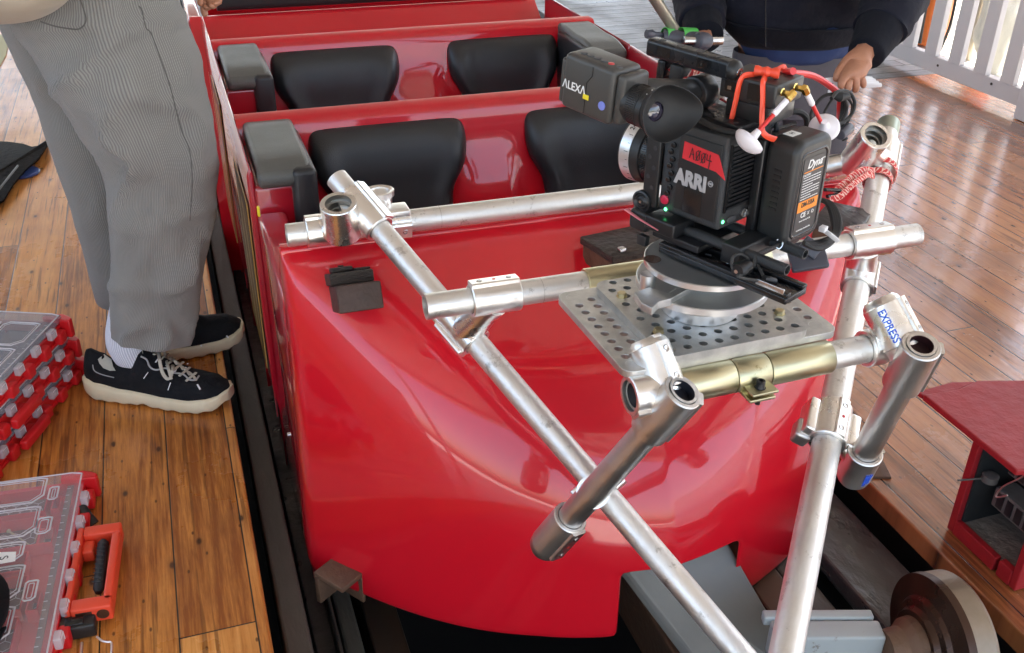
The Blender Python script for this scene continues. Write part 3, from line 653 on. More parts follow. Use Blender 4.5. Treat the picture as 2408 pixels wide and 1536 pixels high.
m = MB(); m.rev(wc + wa * .088, wa, [(0, .06), (.035, .06), (.04, .055), (.04, 0)], 48); m.build('hub_cap', 'wheel_brown', wheel, ang=30)
m = MB(); m.rev(wc - wa * .06, wa, [(0, .0), (0, .034), (.03, .038), (.045, .05), (.062, .052)], 40); m.build('axle_collar', 'rusty', car, ang=30)

# second car
car2 = thing('coaster_car', (CX, 3.9, -.3), 'second red coaster car behind, only its nose and black dash bar in view', 'coaster car', 'cars of the red coaster train')
y2 = 3.73
m = MB(); V = []; n = 40
prof = [(y2 + .07, .555), (y2 + .04, .572), (y2 + .015, .580), (y2 - .005, .578), (y2 - .03, .562), (y2 - .18, .45), (y2 - .33, .33), (y2 - .39, .2), (y2 - .40, -.25)]
U = [(-1 + 2 * k / n) for k in range(n + 1)]
for (y, z) in prof:
    for u in U: V.append((CX - .034 + u * .640, y + .30 * max(0, abs(u) - .93) ** 1.2, z))
N = n + 1; m.add(V, [(i * N + j, i * N + j + 1, (i + 1) * N + j + 1, (i + 1) * N + j) for i in range(len(prof) - 1) for j in range(n)])
m.build('hood', 'red_paint', car2, sub=1, ang=50)
for s in (-1, 1): m = MB(); m.box((CX - .034 + s * .645, y2 + .0, -.25), (CX - .034 + s * .60, y2 + .55, .575), W, .012); m.build('side_panel', 'red_gloss', car2)
m = MB(); m.prism(rrect(y2 + .018, .588, y2 + .12, .665, .02), 1.17, W, 0, .190); m.build('dash_bar', 'vinyl', car2, ang=50)
m = MB(); m.box((CX - .6, y2 + .55, -.2), (CX + .6, y2 + .62, .60), W, .012); m.build('seat_shell', 'red_paint', car2)
m = MB(); m.box((CX - .6, y2 + .0, -.2), (CX + .6, y2 + .62, -.1)); m.build('footwell', 'dark_grey', car2, smooth=False)

# weathered chocks glued on the nose and rusty brackets on the track frame
def chock(name, c, w, d, h, label, tilt, blocks, ang=0):
    root = thing(name, c, label, 'block'); f = Fr(c, ang); f.e = [Matrix.Rotation(math.radians(tilt), 3, f.e[0]) @ e for e in f.e]
    for (nm, lo, hi, mt) in blocks: m = MB(); m.box(lo, hi, f, .003); m.build(nm, mt, root)
    return root
c = atd(833, 720, 2.075)
c = at(833, 690, .555)
chock('wooden_chock', c, .1, .1, .04, 'blackened wooden chock fixed on the left top of the red nose', -26, [
    ('base', (-.038, -.060, -.03), (.040, .07, .018), 'block_brown'), ('top_block', (-.042, -.022, .0182), (.036, .072, .040), 'wood_block'),
    ('riser', (-.034, .0, .0402), (.004, .040, .050), 'wood_block'), ('riser', (.006, -.01, .0402), (.034, .045, .0445), 'wood_block'), ('bolt', (-.020, .012, .0502), (-.010, .022, .053), 'block_brown')])
c = at(1452, 572, .585)
chock('wooden_chock', c, .1, .1, .04, 'dark greasy chock with a bolt, on the red nose behind the round plate', -4, [
    ('base', (-.045, -.06, -.05), (.10, .055, -.012), 'rusty'), ('top_block', (-.050, -.062, -.0118), (.11, .058, .004), 'wood_block'), ('bolt', (-.03, -.058, .0042), (-.016, -.044, .014), 'steel')], 8)
c = at(1990, 520, .612)
chock('wooden_chock', c, .1, .1, .04, 'dark block with two holes behind the right upright pipe', 0, [
    ('base', (-.05, -.05, -.03), (.03, .06, -.008), 'rusty'), ('top_block', (-.055, -.055, -.0078), (.036, .07, .006), 'beam_grey'), ('bolt_hole', (.014, -.02, .0062), (.024, -.010, .0067), 'bore_dark'), ('bolt_hole', (-.012, -.044, .0062), (-.002, -.034, .0067), 'bore_dark')], -50)
for (u, v, z, lab, w_) in ((797, 1350, -.045, 'rusty angle bracket at the lower left corner of the red nose', .062), (2052, 1100, -.0, 'rusty angle bracket beside the track right of the red nose', .06)):
    c = at(u, v, z); r = thing('rusty_bracket', c, lab, 'bracket'); f = Fr(c, 35 if u < 1000 else -20)
    m = MB(); m.box((-w_ / 2, -.04, -.006), (w_ / 2, .04, .006), f, .002); m.build('flange', 'rusty', r)
    m = MB(); m.box((-w_ / 2, .028, -.075), (w_ / 2, .04, -.0065), f, .002); m.box((w_ / 2 - .008, -.04, -.075), (w_ / 2, .027, -.0065), f, .002); m.build('web', 'rusty', r)
# ================================================================ the pipe rig on the nose
class Fv(Fr):
    """frame along an arbitrary axis (first) with a face direction (third)"""
    def __init__(s, o, a, n):
        a = Vector(a).normalized(); n = Vector(n); n = (n - a * n.dot(a)).normalized(); s.o = Vector(o); s.e = [a, n.cross(a), n]
PR = .0211; TZ = .631
rig = thing('pipe_camera_rig', (.7, 1.2, .60), 'aluminium pipe frame with cast clamps and a drilled mounting plate over the red nose', 'pipe rig')
def pipe_(name, a, b, r=PR, material='alu_pipe', t=.0035):
    m = MB(); m.pipe(a, b, r, t); return m.build(name, material, rig, ang=50)
def screw(par, p, n, r=.0042):
    m = MB(); m.rev(p, n, [(-.001, .0), (-.001, r * .55), (.0006, r * .6), (.0008, r), (-.0002, r * 1.25), (-.0004, r * 1.6)], 16, cap=False); m.build('set_screw', 'steel', par)
def dot(par, p, n, r=.0028):
    n = Vector(n).normalized(); m = MB(); m.cyl(p, Vector(p) + n * .0006, r, n=12); m.build('paint_dot', 'red_dot', par)
def sleeve(c, ax, L, face, r=.0275, inner=PR + .0012, material='alu_cast', screws=True, red=True, boss=.62, name='clamp_sleeve', w=.013):
    f = Fv(c, ax, face); a, b = f(-L / 2, 0, 0), f(L / 2, 0, 0); m = MB()
    m.rev(a, b - a, [(0, inner), (0, r - .0015), (.0015, r), (L - .0015, r), (L, r - .0015), (L, inner)], 40, cap=False)
    hb = L * .5 - .001
    m.add([f(x, y, z) for x, (y0, z0, z1) in ((-hb, (0, 0, 0)), (hb, (0, 0, 0))) for y, z in ((-w, r * .80), (-w, r + .0015), (-w * .8, r + .0035), (w * .8, r + .0035), (w, r + .0015), (w, r * .80))],
          [(0, 1, 2, 3, 4, 5)[::-1], (6, 7, 8, 9, 10, 11), (0, 1, 7, 6), (1, 2, 8, 7), (2, 3, 9, 8), (3, 4, 10, 9), (4, 5, 11, 10), (5, 0, 6, 11)])
    o = m.build(name, material, rig, ang=32)
    if screws:
        for s in (-1, 1): screw(o, f(s * hb * boss, 0, r + .0037), f.e[2])
    if red: dot(o, f(0, 0, r + .0036), f.e[2])
    return o, f
def web(a, b, r0, r1, material='alu_cast', mid=.8):
    a = Vector(a); b = Vector(b); m = MB(); L = (b - a).length
    m.rev(a, b - a, [(0, r0), (L * .25, r0 * .92), (L * .5, (r0 + r1) / 2 * mid), (L * .75, r1 * .92), (L, r1)], 28); return m.build('clamp_web', material, rig, ang=60)
def lerp(a, b, t): return a + (b - a) * t
def on(a, b, u):          # point of the line a-b that stands at photo column u
    lo, hi = -.6, 1.6
    pu = lambda p: (lambda q: 1204 + FPX * q.dot(CR) / q.dot(CF))(p - CO)
    s = 1 if pu(b) > pu(a) else -1
    for _ in range(50):
        mid = (lo + hi) / 2
        if (pu(lerp(a, b, mid)) - u) * s < 0: lo = mid
        else: hi = mid
    return lerp(a, b, (lo + hi) / 2)
def onv(a, b, v):
    lo, hi = -.6, 1.6
    pv = lambda p: (lambda q: 768 - FPX * q.dot(CU) / q.dot(CF))(p - CO)
    s = 1 if pv(b) > pv(a) else -1
    for _ in range(50):
        mid = (lo + hi) / 2
        if (pv(lerp(a, b, mid)) - v) * s < 0: lo = mid
        else: hi = mid
    return lerp(a, b, (lo + hi) / 2)
# rear, middle and front cross pipes
T1a = at(690, 552, .635); T1b = Vector((1.28, T1a.y, .635)); pipe_('cross_pipe', at(674, 554, .635), T1b)
T2a = at(1005, 722, TZ); T2b = at(2150, 553, TZ); pipe_('cross_pipe', at(1000, 722, TZ), at(2155, 552, TZ))
T3a = at(1488, 930, TZ); T3b = at(2065, 814, TZ)
# two long diagonals
A1, A2 = atd(860, 500, 1.80), atd(1700, 1490, 1.54); Atop = on(A1, A2, 792); Abot = lerp(A1, A2, 1.16); pipe_('diagonal_pipe', Atop, Abot, .0208)
B1, B2 = atd(2064, 424, 2.08), atd(1865, 1450, 1.45); Btop = onv(B1, B2, 292); Bbot = lerp(B1, B2, 1.13); pipe_('upright_pipe', Btop, Bbot, .0238)
m = MB(); p = onv(B1, B2, 318); m.rev(Btop, p - Btop, [(-.0004, .018), (-.0004, .0242), ((p - Btop).length, .0242)], 32, cap=False); m.build('pipe_end', 'verdigris', rig)
# gold sleeves with their split collar, front and middle pipe
def gold(a, b): m = MB(); L = (b - a).length; m.rev(a, b - a, [(0, PR), (0, .0245), (.0015, .0255), (L - .0015, .0255), (L, .0245), (L, PR)], 40, cap=False); return m.build('gold_sleeve', 'gold_pipe', rig, ang=50)
pipe_('cross_pipe', T3a, T3b)
g1 = gold(on(T3a, T3b, 1560), on(T3a, T3b, 1716)); g2 = gold(on(T3a, T3b, 1718.5), on(T3a, T3b, 1795)); g3 = gold(on(T3a, T3b, 1797.5), on(T3a, T3b, 1944))
gold(on(T2a, T2b, 1375), on(T2a, T2b, 1800))
c = on(T3a, T3b, 1757); f = Fv(c, T3b - T3a, (0, 0, 1))
sgy = -1 if f.e[1].y > 0 else 1
m = MB(); m.box((-.020, sgy * .018, -.004), (.022, sgy * .050, -.0085), f, .0015); m.box((-.022, sgy * .015, -.0145), (.020, sgy * .048, -.0195), f, .0015); m.build('collar_tab', 'gold_pipe', g2)
m = MB(); p = f(.0, sgy * .035, -.006); m.rev(p, (0, 0, 1), [(0, .0098), (.0018, .0098), (.0022, .0068), (.0025, .0066), (.013, .0066), (.014, .0055), (.014, .0035), (.009, .0033)], 20, cap=False); m.cyl(p - Vector((0, 0, .026)), p, .0038); m.build('socket_bolt', 'black_metal', g2)

TOWARD = -CF
# --- top left corner: sleeve on the diagonal, open socket, small capped socket, sleeves on the rear pipe
cA = lerp(on(A1, A2, 812), on(A1, A2, 905), .5); axA = (A2 - A1).normalized()
o, f = sleeve(cA, axA, .092, TOWARD * .45 + CU * .9 + CR * .8, r=.0288, screws=False, red=False)
m = MB(); m.rev(lerp(A1, A2, 0) + (Atop - A1) * 1.02, axA, [(0, .0), (0, .018), (.002, .0208)], 28); m.build('pipe_plug', 'alu_dark', rig)
def socket(c, ax, L, r, inner, name='open_socket', face=None, material='alu_cast'):
    ax = Vector(ax).normalized(); m = MB()
    m.rev(c, ax, [(0, inner), (0, r - .001), (.0015, r), (L, r), (L + .004, r * .8), (L + .005, 0)], 44, cap=False); o = m.build(name, material, rig, ang=32)
    m = MB(); m.rev(c, ax, [(.0005, inner), (.012, inner), (.0125, inner - .004), (.024, inner - .004), (.0245, inner - .0065), (L * .6, inner - .0065)], 40, cap=False); m.rev(c, ax, [(L * .6, 0), (L * .6, inner)], 40, cap=False); m.build('socket_bore', 'alu_bore', o, ang=32)
    return o
sd = -(TOWARD * .72 + CU * .70)
cs = atd(795, 478, 1.755)
s1 = socket(cs, sd, .072, .0325, .0235)
for k in (.016, .040): screw(s1, cs + sd.normalized() * k - CR * .0325, -CR, .0045)
web(cs + sd.normalized() * .036, cA + axA * .012, .026, .022)
f = Fv(on(T1a, T1b, 762), (1, 0, 0), (0, -.4, .9)); sleeve(f.o, (1, 0, 0), .066, (0, .25, 1), screws=False, red=False, r=.0275)
web(cs + sd.normalized() * .06, f.o, .026, .024)
o, f = sleeve(on(T1a, T1b, 918), (1, 0, 0), .070, (0, -1, -.25), red=False, r=.0285, w=.016)
m = MB(); p = f.o; m.box((-.033, -.022, .016), (.035, .022, .031), Fv(p, (1, 0, 0), (0, 0, 1)), .004); m.build('sleeve_pad', 'alu_cast', o)
p = atd(893, 447, 1.86); q = Vector((p.x, p.y, .65))
m = MB(); m.rev(q, (0, 0, 1), [(0, .022), (p.z - .65 - .012, .022), (p.z - .65 - .01, .0265), (p.z - .65, .0265), (p.z - .65 + .001, .024), (p.z - .65 - .001, .0185), (p.z - .65 - .004, .018), (p.z - .65 - .004, 0)], 36, cap=False); m.build('capped_socket', 'alu_cast', rig, ang=30)
web(q + Vector((0, 0, .01)), cA + axA * .03, .020, .018)
# --- middle pipe, left: swivel saddle on the diagonal
c2 = on(T2a, T2b, 1163); o, f = sleeve(c2, (1, 0, 0), .082, CU * .95 + TOWARD * .35, w=.014)
c2A = on(A1, A2, 1085); o, f = sleeve(c2A, axA, .086, -CR * .9 - CU * .7 + TOWARD * .1, r=.0285, w=.009)
web(c2 + Vector((0, 0, -.01)), c2A + axA * .012, .024, .030, mid=.92)
m = MB(); m.box((-.030, -.036, -.020), (.040, -.026, .014), Fv(c2A, axA, TOWARD), .003); m.build('saddle_rib', 'alu_cast', o)
# --- middle pipe, right
c3 = on(T2a, T2b, 2040); o, f = sleeve(c3, (1, 0, 0), .088, CU * .95 + TOWARD * .4, w=.015, r=.028)
axB = (B2 - B1).normalized(); c3B = onv(B1, B2, 648); o2, f2 = sleeve(c3B, axB, .072, CR + TOWARD * .2, r=.0310, inner=.0245, w=.010, screws=False, red=False)
web(c3 + Vector((0, 0, -.01)), c3B - axB * .012, .026, .030, mid=.92)
# --- lower left short strut with saddle on the diagonal
S1t, S1b = atd(1607, 920, 1.355), atd(1318, 1243, 1.62); axS = (S1b - S1t).normalized()
pipe_('short_strut', S1t - axS * .0018, S1b, .0212, 'alu_dark', .004)
m = MB(); m.rev(S1t - axS * .0018, axS, [(.0005, .0170), (.0006, .0166), (.014, .0166), (.014, 0)], 36, cap=False); m.build('strut_bore', 'bore_blue', rig)
o, f = sleeve(S1t + axS * .048, axS, .096, CR * .9 - CU * .45 - TOWARD * .3, r=.0285, inner=.0222, material='alu_dark', w=.011)
o, f = sleeve(S1b + axS * .006, axS, .088, CR * .55 - CU * .75 + TOWARD * .55, r=.0285, inner=.0222, material='alu_dark', w=.013)
m = MB(); e = S1b + axS * .050; m.rev(e, axS, [(-.001, .0278), (.012, .0265), (.022, .020), (.026, .010), (.027, 0)], 36, cap=False); m.build('end_cap', 'alu_dark', o)
cS = on(A1, A2, 1408); o, f = sleeve(cS, axA, .040, CR * .9 + CU * .4 + TOWARD * .2, r=.0285, red=False, screws=False, w=.010)
for s in (-1, 1):
    m = MB(); m.box((-.016 + s * .007, s * .030 - .010, -.016), (.016 + s * .007, s * .030 + .010, .018), Fv(cS, axA, TOWARD), .003); lug = m.build('clamp_lug', 'alu_cast', o)
    screw(lug, Fv(cS, axA, TOWARD)(s * .007, s * .030, .0182), TOWARD, .0042)
web(cS, lerp(S1t, S1b, .70), .026, .026)
# --- front pipe, left end
d4 = (CR * .34 - CU * .90 + TOWARD * .12).normalized(); c4 = atd(1545, 865, 1.398)
o, f = sleeve(c4, d4, .066, CR * .55 + TOWARD * .9 + CU * .2, r=.0300, screws=True, red=False, w=.010)
m = MB(); m.rev(c4 - d4 * .033, -d4, [(-.001, .029), (.005, .027), (.010, .022), (.011, 0)], 36, cap=False); m.box((-.044, -.006, .010), (-.034, .008, .026), f, .002); m.build('end_cap', 'alu_cast', o)
web(c4 + d4 * .030, S1t + axS * .050, .028, .026, mid=.95)
sleeve(on(T3a, T3b, 1510), T3b - T3a, .040, -CU * .6 - CF * .2, r=.0290, screws=False, red=False)
m = MB(); m.rev(T3a, T3b - T3a, [(.0, .0172), (.016, .0172), (.016, 0)], 36, cap=False); m.build('pipe_bore', 'bore_dark', rig)
web(on(T3a, T3b, 1515), c4 + d4 * .012, .026, .026, mid=.95)
# --- front pipe, right end: second swivel and strut
S2t, S2b = atd(2167, 812, 1.43), atd(2024, 1085, 1.66); ax2 = (S2b - S2t).normalized()
pipe_('short_strut', S2t - ax2 * .0018, S2b, .0212, 'alu_dark', .004)
m = MB(); m.rev(S2t - ax2 * .0018, ax2, [(.0005, .0170), (.0006, .0166), (.014, .0166), (.014, 0)], 36, cap=False); m.build('strut_bore', 'bore_red', rig)
o, f = sleeve(S2t + ax2 * .046, ax2, .092, CR * .95 - CU * .35 - TOWARD * .2, r=.0285, inner=.0222, material='alu_dark', w=.011)
o, f = sleeve(S2b + ax2 * .004, ax2, .066, CR * .9 + CU * .3, r=.0285, inner=.0222, material='alu_dark', screws=False, red=False, w=.009)
m = MB(); e = S2b + ax2 * .037; m.rev(e, ax2, [(-.001, .0278), (.010, .0265), (.020, .020), (.024, .010), (.025, 0)], 36, cap=False); m.build('end_cap', 'alu_dark', o)
fm = Fv(S2b + ax2 * .012, ax2, TOWARD * .9 + CR * .25)
strokes('marker_scribble', [[(0, 0), (1, .1)], [(1, .1), (.05, .3)], [(.05, .3), (1, .4)], [(1, .4), (0, .6)], [(0, .6), (.9, .75)], [(.9, .75), (.1, .95)], [(.2, 0), (.3, 1)], [(.7, 0), (.8, 1)]], 'blue_ink', o, fm(-.014, -.008, .0284), fm.e[0], fm.e[1], .034, .013, .0010)
d5 = (CR * .40 - CU * .86 + TOWARD * .15).normalized(); c5 = atd(2098, 764, 1.478)
o5, f5 = sleeve(c5, d5, .066, CR * .75 + TOWARD * .6 + CU * .3, r=.0300, red=False, w=.011)
m = MB(); m.rev(c5 - d5 * .033, -d5, [(-.001, .029), (.005, .027), (.010, .022), (.011, 0)], 36, cap=False); m.build('end_cap', 'alu_cast', o5)
fe = Fv(c5, d5, TOWARD * .95 - CR * .62 + CU * .1)
text('marker_writing', 'EXPRESS', 'blue_ink', o5, fe(.0, 0, .0330), fe.e[0], -fe.e[1] if fe.e[1].dot(CR) < 0 else fe.e[1], .0165, .0004, bold=.0002, sx=.84)
sleeve(on(T3a, T3b, 2052), T3b - T3a, .030, CU * .2 - CF, r=.0285, screws=False, red=False)
web(on(T3a, T3b, 2062), c5 + d5 * .012, .027, .026, mid=.95)
web(c5 + d5 * .034, S2t + ax2 * .044, .028, .026, mid=.95)
# --- saddle clamp on the upright
c6 = onv(B1, B2, 1000); o6, f6 = sleeve(c6, axB, .078, TOWARD + CR * .12, r=.0315, inner=.0245, w=.010)
fq = Fv(c6, axB, TOWARD)
for s, k, dz in ((-1, .004, -.006), (1, -.0, .0)):
    m = MB(); yy = s * .037 * (1 if fq.e[1].dot(CR) > 0 else -1)
    m.box((-.034 + k, yy - .009, -.024), (.034 + k, yy + .009, .016), fq, .004); m.build('clamp_lug', 'alu_cast', o6)
m = MB(); yy = -.040 * (1 if fq.e[1].dot(CR) > 0 else -1); m.box((.006, yy - .012, -.034), (.044, yy + .016, -.004), fq, .006); m.build('clamp_lug', 'alu_dark', o6)
ey = fq.e[1] if fq.e[1].dot(CR) > 0 else -fq.e[1]
fh = Fv(c6, axB, TOWARD + CR * .62)
text('cast_lettering', 'HOLLAENDER', 'alu_dark', o6, fh(.006, 0, .0316), -fh.e[0], (fh.e[1] if fh.e[1].dot(CR) < 0 else -fh.e[1]), .0095, .0003, sx=.8)
fh = Fv(c6, axB, TOWARD - CR * .45); text('cast_lettering', '59C', 'alu_dark', o6, fh(-.006, 0, .0316), -fh.e[0], (fh.e[1] if fh.e[1].dot(CR) < 0 else -fh.e[1]), .0085, .0003, sx=.8)
web(c6 + TOWARD * -.005, S2b + ax2 * .0, .024, .024)
# --- top of the upright: long sleeve and an angled open socket running to the rear pipe
c7 = onv(B1, B2, 372); o, f = sleeve(c7, axB, .098, CR * .95 + TOWARD * .1, r=.0320, inner=.0245, screws=False, red=False, w=.009)
cs = atd(2060, 318, 1.985); sd7 = (atd(1992, 402, 2.10) - cs).normalized()
s7 = socket(cs, sd7, .105, .0320, .0235)
fs = Fv(cs + sd7 * .05, sd7, TOWARD + CR * .1); eyy = fs.e[1] if fs.e[1].dot(CR) > 0 else -fs.e[1]
text('cast_lettering', 'CINCI. O\nHOLLAENDER', 'alu_bright', s7, fs(.008, 0, .0322), -fs.e[0], eyy * -1, .0085, .0003, sx=.8)
web(cs + sd7 * .05, c7 + axB * .012, .026, .028)
m = MB(); m.cyl(cs + sd7 * .09, T1b - Vector((.04, 0, 0)), .022); m.build('socket_arm', 'alu_cast', rig)
sleeve(on(T1a, T1b, 1965), (1, 0, 0), .05, CU, screws=False, red=False)
# faint stamped rings and cut marks on pipes
for (a, b, t, r) in ((T1a, T1b, .245, PR), (T2a, T2b, .205, PR)):
    p = lerp(a, b, t); m = MB(); m.rev(p, b - a, [(0, r), (.0, r + .0003), (.0006, r + .0003), (.0006, r)], 32, cap=False); m.build('scribed_ring', 'alu_bore', rig)

# drilled plates
def holes(xs, r=.0062):
    m = MB()
    for (x, y, rr) in xs: m.cyl(fp(x, y, -.02), fp(x, y, .04), rr or r, n=20)
    return m
def cut(o, cutter):
    k = o.modifiers.new('c', 'BOOLEAN'); k.object = cutter; k.operation = 'DIFFERENCE'; k.solver = 'EXACT'
    # holes first, bevel afterwards
    o.modifiers.move(len(o.modifiers) - 1, 0)
    dg = bpy.context.evaluated_depsgraph_get(); me = bpy.data.meshes.new_from_object(o.evaluated_get(dg)); o.modifiers.clear(); o.data = me; bpy.data.objects.remove(cutter)
    for p in me.polygons: p.use_smooth = False
fp = Fr((.527, 1.036, .656), 2.2)
LP = (.352, .245)
pts = [(.026 + .0275 * i, .020 + .0232 * j) for i in (0, .62, 11) for j in range(9)]
ext = [(.018 + (j % 2) * .024, .018 + j * .0235 + .004, 0) for j in range(10)] + [(LP[0] - .026 + (j % 2) * .012 - .006, .05 + j * .028, 0) for j in range(7)]
lo = MB(); lo.prism(rrect(0, 0, LP[0], LP[1], .018, 8), .0115, fp, 2, 0); lo = lo.build('lower_plate', 'alu_plate', rig, bevel=.0008, ang=30)
corner = [(.020, .018, .010), (LP[0] - .024, .026, .010), (.022, LP[1] - .02, .010), (LP[0] - .024, LP[1] - .02, .010)]
cut(lo, holes([(.020 + .024 * (j % 2) * 0, .040 + j * .0225, 0) for j in range(8)] + [(.046, .03 + j * .0225, 0) for j in range(9)] + [(LP[0] - .022, .05 + j * .026, 0) for j in range(7)]).build('cutter', 'alu_bore', None))
for (x, y, r) in corner[:2] + corner[2:3]:
    m = MB(); m.rev(fp(x, y, .0117), (0, 0, -1), [(0, .0108), (.0002, .0105), (.006, .0052), (.006, .0)], 24, cap=False); m.build('countersink', 'alu_bright', lo)
U0, U1 = (.060, .002), (.300, .238)
upm = MB(); upm.prism(rrect(U0[0], U0[1] - .004, U1[0], U1[1], .02, 8), .0125, fp, 2, .0118); upm = upm.build('upper_plate', 'alu_plate', rig, bevel=.0008, ang=30)
hp = [(U0[0] + .018 + i * .0255, U0[1] + .014 + j * .0235, 0) for j in range(10) for i in range(9) if not (2 <= i <= 6 and 3 <= j <= 7)]
hp = [(x + (.0125 if j % 2 else 0), y, r) for k, (x, y, r) in enumerate(hp) for j in [round((y - U0[1] - .014) / .0235)] if x + (.0125 if j % 2 else 0) < U1[0] - .010]
cut(upm, holes(hp).build('cutter', 'alu_bore', None))
PT = .656 + .0243
def hexbolt(x, y):
    m = MB(); c = fp(x, y, .0243); m.rev(c, (0, 0, 1), [(0, .0088), (.001, .0088), (.0011, .0072), (.0066, .0072), (.0072, .006), (.0072, 0)], 6, cap=False); m.build('hex_bolt', 'bolt_yellow', upm, ang=20)
for u, v in ((1462, 697), (1548, 782), (1833, 738)):
    p = at(u, v, PT) - fp.o; hexbolt(p.dot(fp.e[0]), p.dot(fp.e[1]))
# pan discs
DC = Vector((at(1509, 615, .757).x + .0885, at(1655, 690, .757).y + .0885, 0))
def disc(name, r, z0, z1, material, par=rig, ch=.0012):
    m = MB(); c = DC + Vector((0, 0, z0)); m.rev(c, (0, 0, 1), [(0, 0), (0, r - ch), (ch, r), (z1 - z0 - ch, r), (z1 - z0, r - ch), (z1 - z0, 0)], 96, cap=False); return m.build(name, material, par, ang=30)
disc('disc_hub', .058, PT, .698, 'alu_bright'); disc('disc_hub', .050, .698, .7185, 'alu_bright')
ld = disc('lower_disc', .0975, .7185, .730, 'alu_disc'); td = disc('top_disc', .0885, .7525, .762, 'alu_disc')
for o_, r, z0, z1 in ((ld, .0977, .7187, .7294), (td, .0887, .7527, .7614)):
    m = MB(); m.rev(DC + Vector((0, 0, z0)), (0, 0, 1), [(0, r - .001), (0.0006, r), (z1 - z0 - .0006, r), (z1 - z0, r - .001)], 96, cap=False); m.build('disc_rim', 'alu_bright', o_, ang=30)
disc('disc_spacer', .040, .730, .7525, 'alu_plate')
p = at(1523, 655, .745); m = MB(); m.cyl((p.x, p.y, .7302), (p.x, p.y, .7524), .011); m.build('disc_post', 'alu_bright', rig)
m = MB(); p = at(1534, 609, .7622); m.rev((p.x, p.y, .7621), (0, 0, 1), [(0, 0), (.0003, .010), (.0005, .012), (0, .013)], 24, cap=False); m.build('plug', 'block_brown', td)
# lock lever of the lower disc
lev = [at(u, v, .7345) for u, v in ((1490, 693), (1527, 681), (1570, 695), (1598, 679), (1640, 672), (1610, 690), (1578, 708), (1548, 716), (1533, 731), (1508, 718))]
m = MB(); n = len(lev); m.add([p + Vector((0, 0, .004)) for p in lev] + [p - Vector((0, 0, .008)) for p in lev], [list(range(n)), [n + i for i in range(n)][::-1]] + [[i, (i + 1) % n, n + (i + 1) % n, n + i] for i in range(n)]); lv = m.build('lock_lever', 'alu_plate', rig, smooth=False, bevel=.001)
m = MB(); p = at(1534, 703, .7285); m.cyl(p, p + Vector((0, 0, .0004)), .0042); m.build('lever_hole', 'bore_dark', lv)
# ================================================================ the cinema camera
O4 = at(1686, 545, .82); F4 = Fr(O4, -66)
kam = thing('cinema_camera', (O4.x, O4.y, .765), 'compact black cinema camera with red A004 tape, standing on the round pan plate', 'camera')
E0, E1, E2 = F4.e
def part(name, material, fn, parent=None, **k):
    m = MB(); fn(m); return m.build(name, material, parent or kam, **k)
def L(u, v, ax, val): return F4.loc(u, v, ax, val)
# dovetail rail on the disc
rail = part('dovetail_rail', 'black_gloss', lambda m: (m.box((-.085, -.019, -.056), (.135, .031, -.046), F4, .002), m.box((-.085, -.019, -.0459), (.135, -.008, -.040), F4, .0015), m.box((-.085, .020, -.0459), (.135, .031, -.040), F4, .0015)))
for k in range(9):
    part('rail_slot', 'steel' if k % 3 == 0 else 'black_metal', lambda m: m.path([F4(-.04 + k * .019, .0 + (k % 2) * .009, -.0455), F4(-.032 + k * .019, .003 + (k % 2) * .009, -.0455)], .0013, 8), rail)
part('rail_end_stop', 'steel', lambda m: m.box((.085, -.0195, -.0425), (.130, -.0165, -.034), Fr(F4(0, 0, 0), -66), .001), rail)
# baseplate, rods, front bracket
part('base_plate', 'black_metal', lambda m: (m.box((-.105, -.012, -.039), (-.02, .085, -.028), F4, .002), m.box((-.115, -.02, -.0279), (-.060, .03, -.006), F4, .003)))
part('front_bracket', 'black', lambda m: (m.box((-.150, -.015, -.040), (-.116, .10, -.008), F4, .006), m.box((-.125, -.022, -.056), (-.108, -.012, -.0405), F4, .001)))
part('lock_lever', 'pink_lever', lambda m: m.path([F4(-.152, -.02, -.010), F4(-.12, -.026, -.013), F4(-.085, -.024, -.020)], [.0035, .0025, .0012], 8, flat=.5))
for b in (.012, .074):
    r = part('support_rod', 'carbon', lambda m: m.pipe(F4(-.16, b, -.022), F4(.112 if b < .05 else .10, b, -.022), .0078, .0018))
part('rod_clamp', 'black', lambda m: m.box((.012, -.003, -.040), (.045, .090, -.010), F4, .003))
kn = part('clamp_knob', 'black_metal', lambda m: m.rev(F4(.062, -.020, -.028), -E1, [(-.012, .0), (-.012, .010), (.008, .0115), (.012, .010), (.013, .0)], 24))
part('knob_screw', 'steel', lambda m: m.cyl(F4(.062, -.033, -.028), F4(.062, -.0345, -.028), .003), kn)
# body: side door, rear face with fins
body = part('body', 'carbon', lambda m: m.box((-.108, 0, .0), (0, .105, .136), F4, .005))
part('door_panel', 'black', lambda m: m.box((-.078, -.0022, .012), (-.006, -.0004, .124), F4, .0006), body)
part('dark_window', 'black_gloss', lambda m: m.box((-.062, -.0032, .012), (-.030, -.0024, .052), F4, .0003), body)
def fins(m):
    for k in range(15): m.box((.0005, .012, .030 + k * .0062), (.004, .070, .0335 + k * .0062), F4)
part('vent', 'black_metal', fins, body, smooth=False)
for y_ in (.007, .0705): part('vent_frame', 'black_gloss', lambda m: m.box((.0002, y_, .026), (.003, y_ + .0035, .125), F4), body, smooth=False)
part('status_light', 'led_green', lambda m: m.rev(F4(.0005, .010, .012), E0, [(0, .0028), (.001, .0024), (.0014, 0)], 12), body)
part('port_cover', 'dark_grey', lambda m: m.prism(rrect(.018, .008, .037, .016, .0039, 5), .002, F4, 0, .0005), body)
part('round_port', 'steel', lambda m: m.rev(F4(.0005, .056, .014), E0, [(0, .0078), (.004, .0078), (.0045, .006), (.002, .0055), (.001, 0)], 24, cap=False), body)
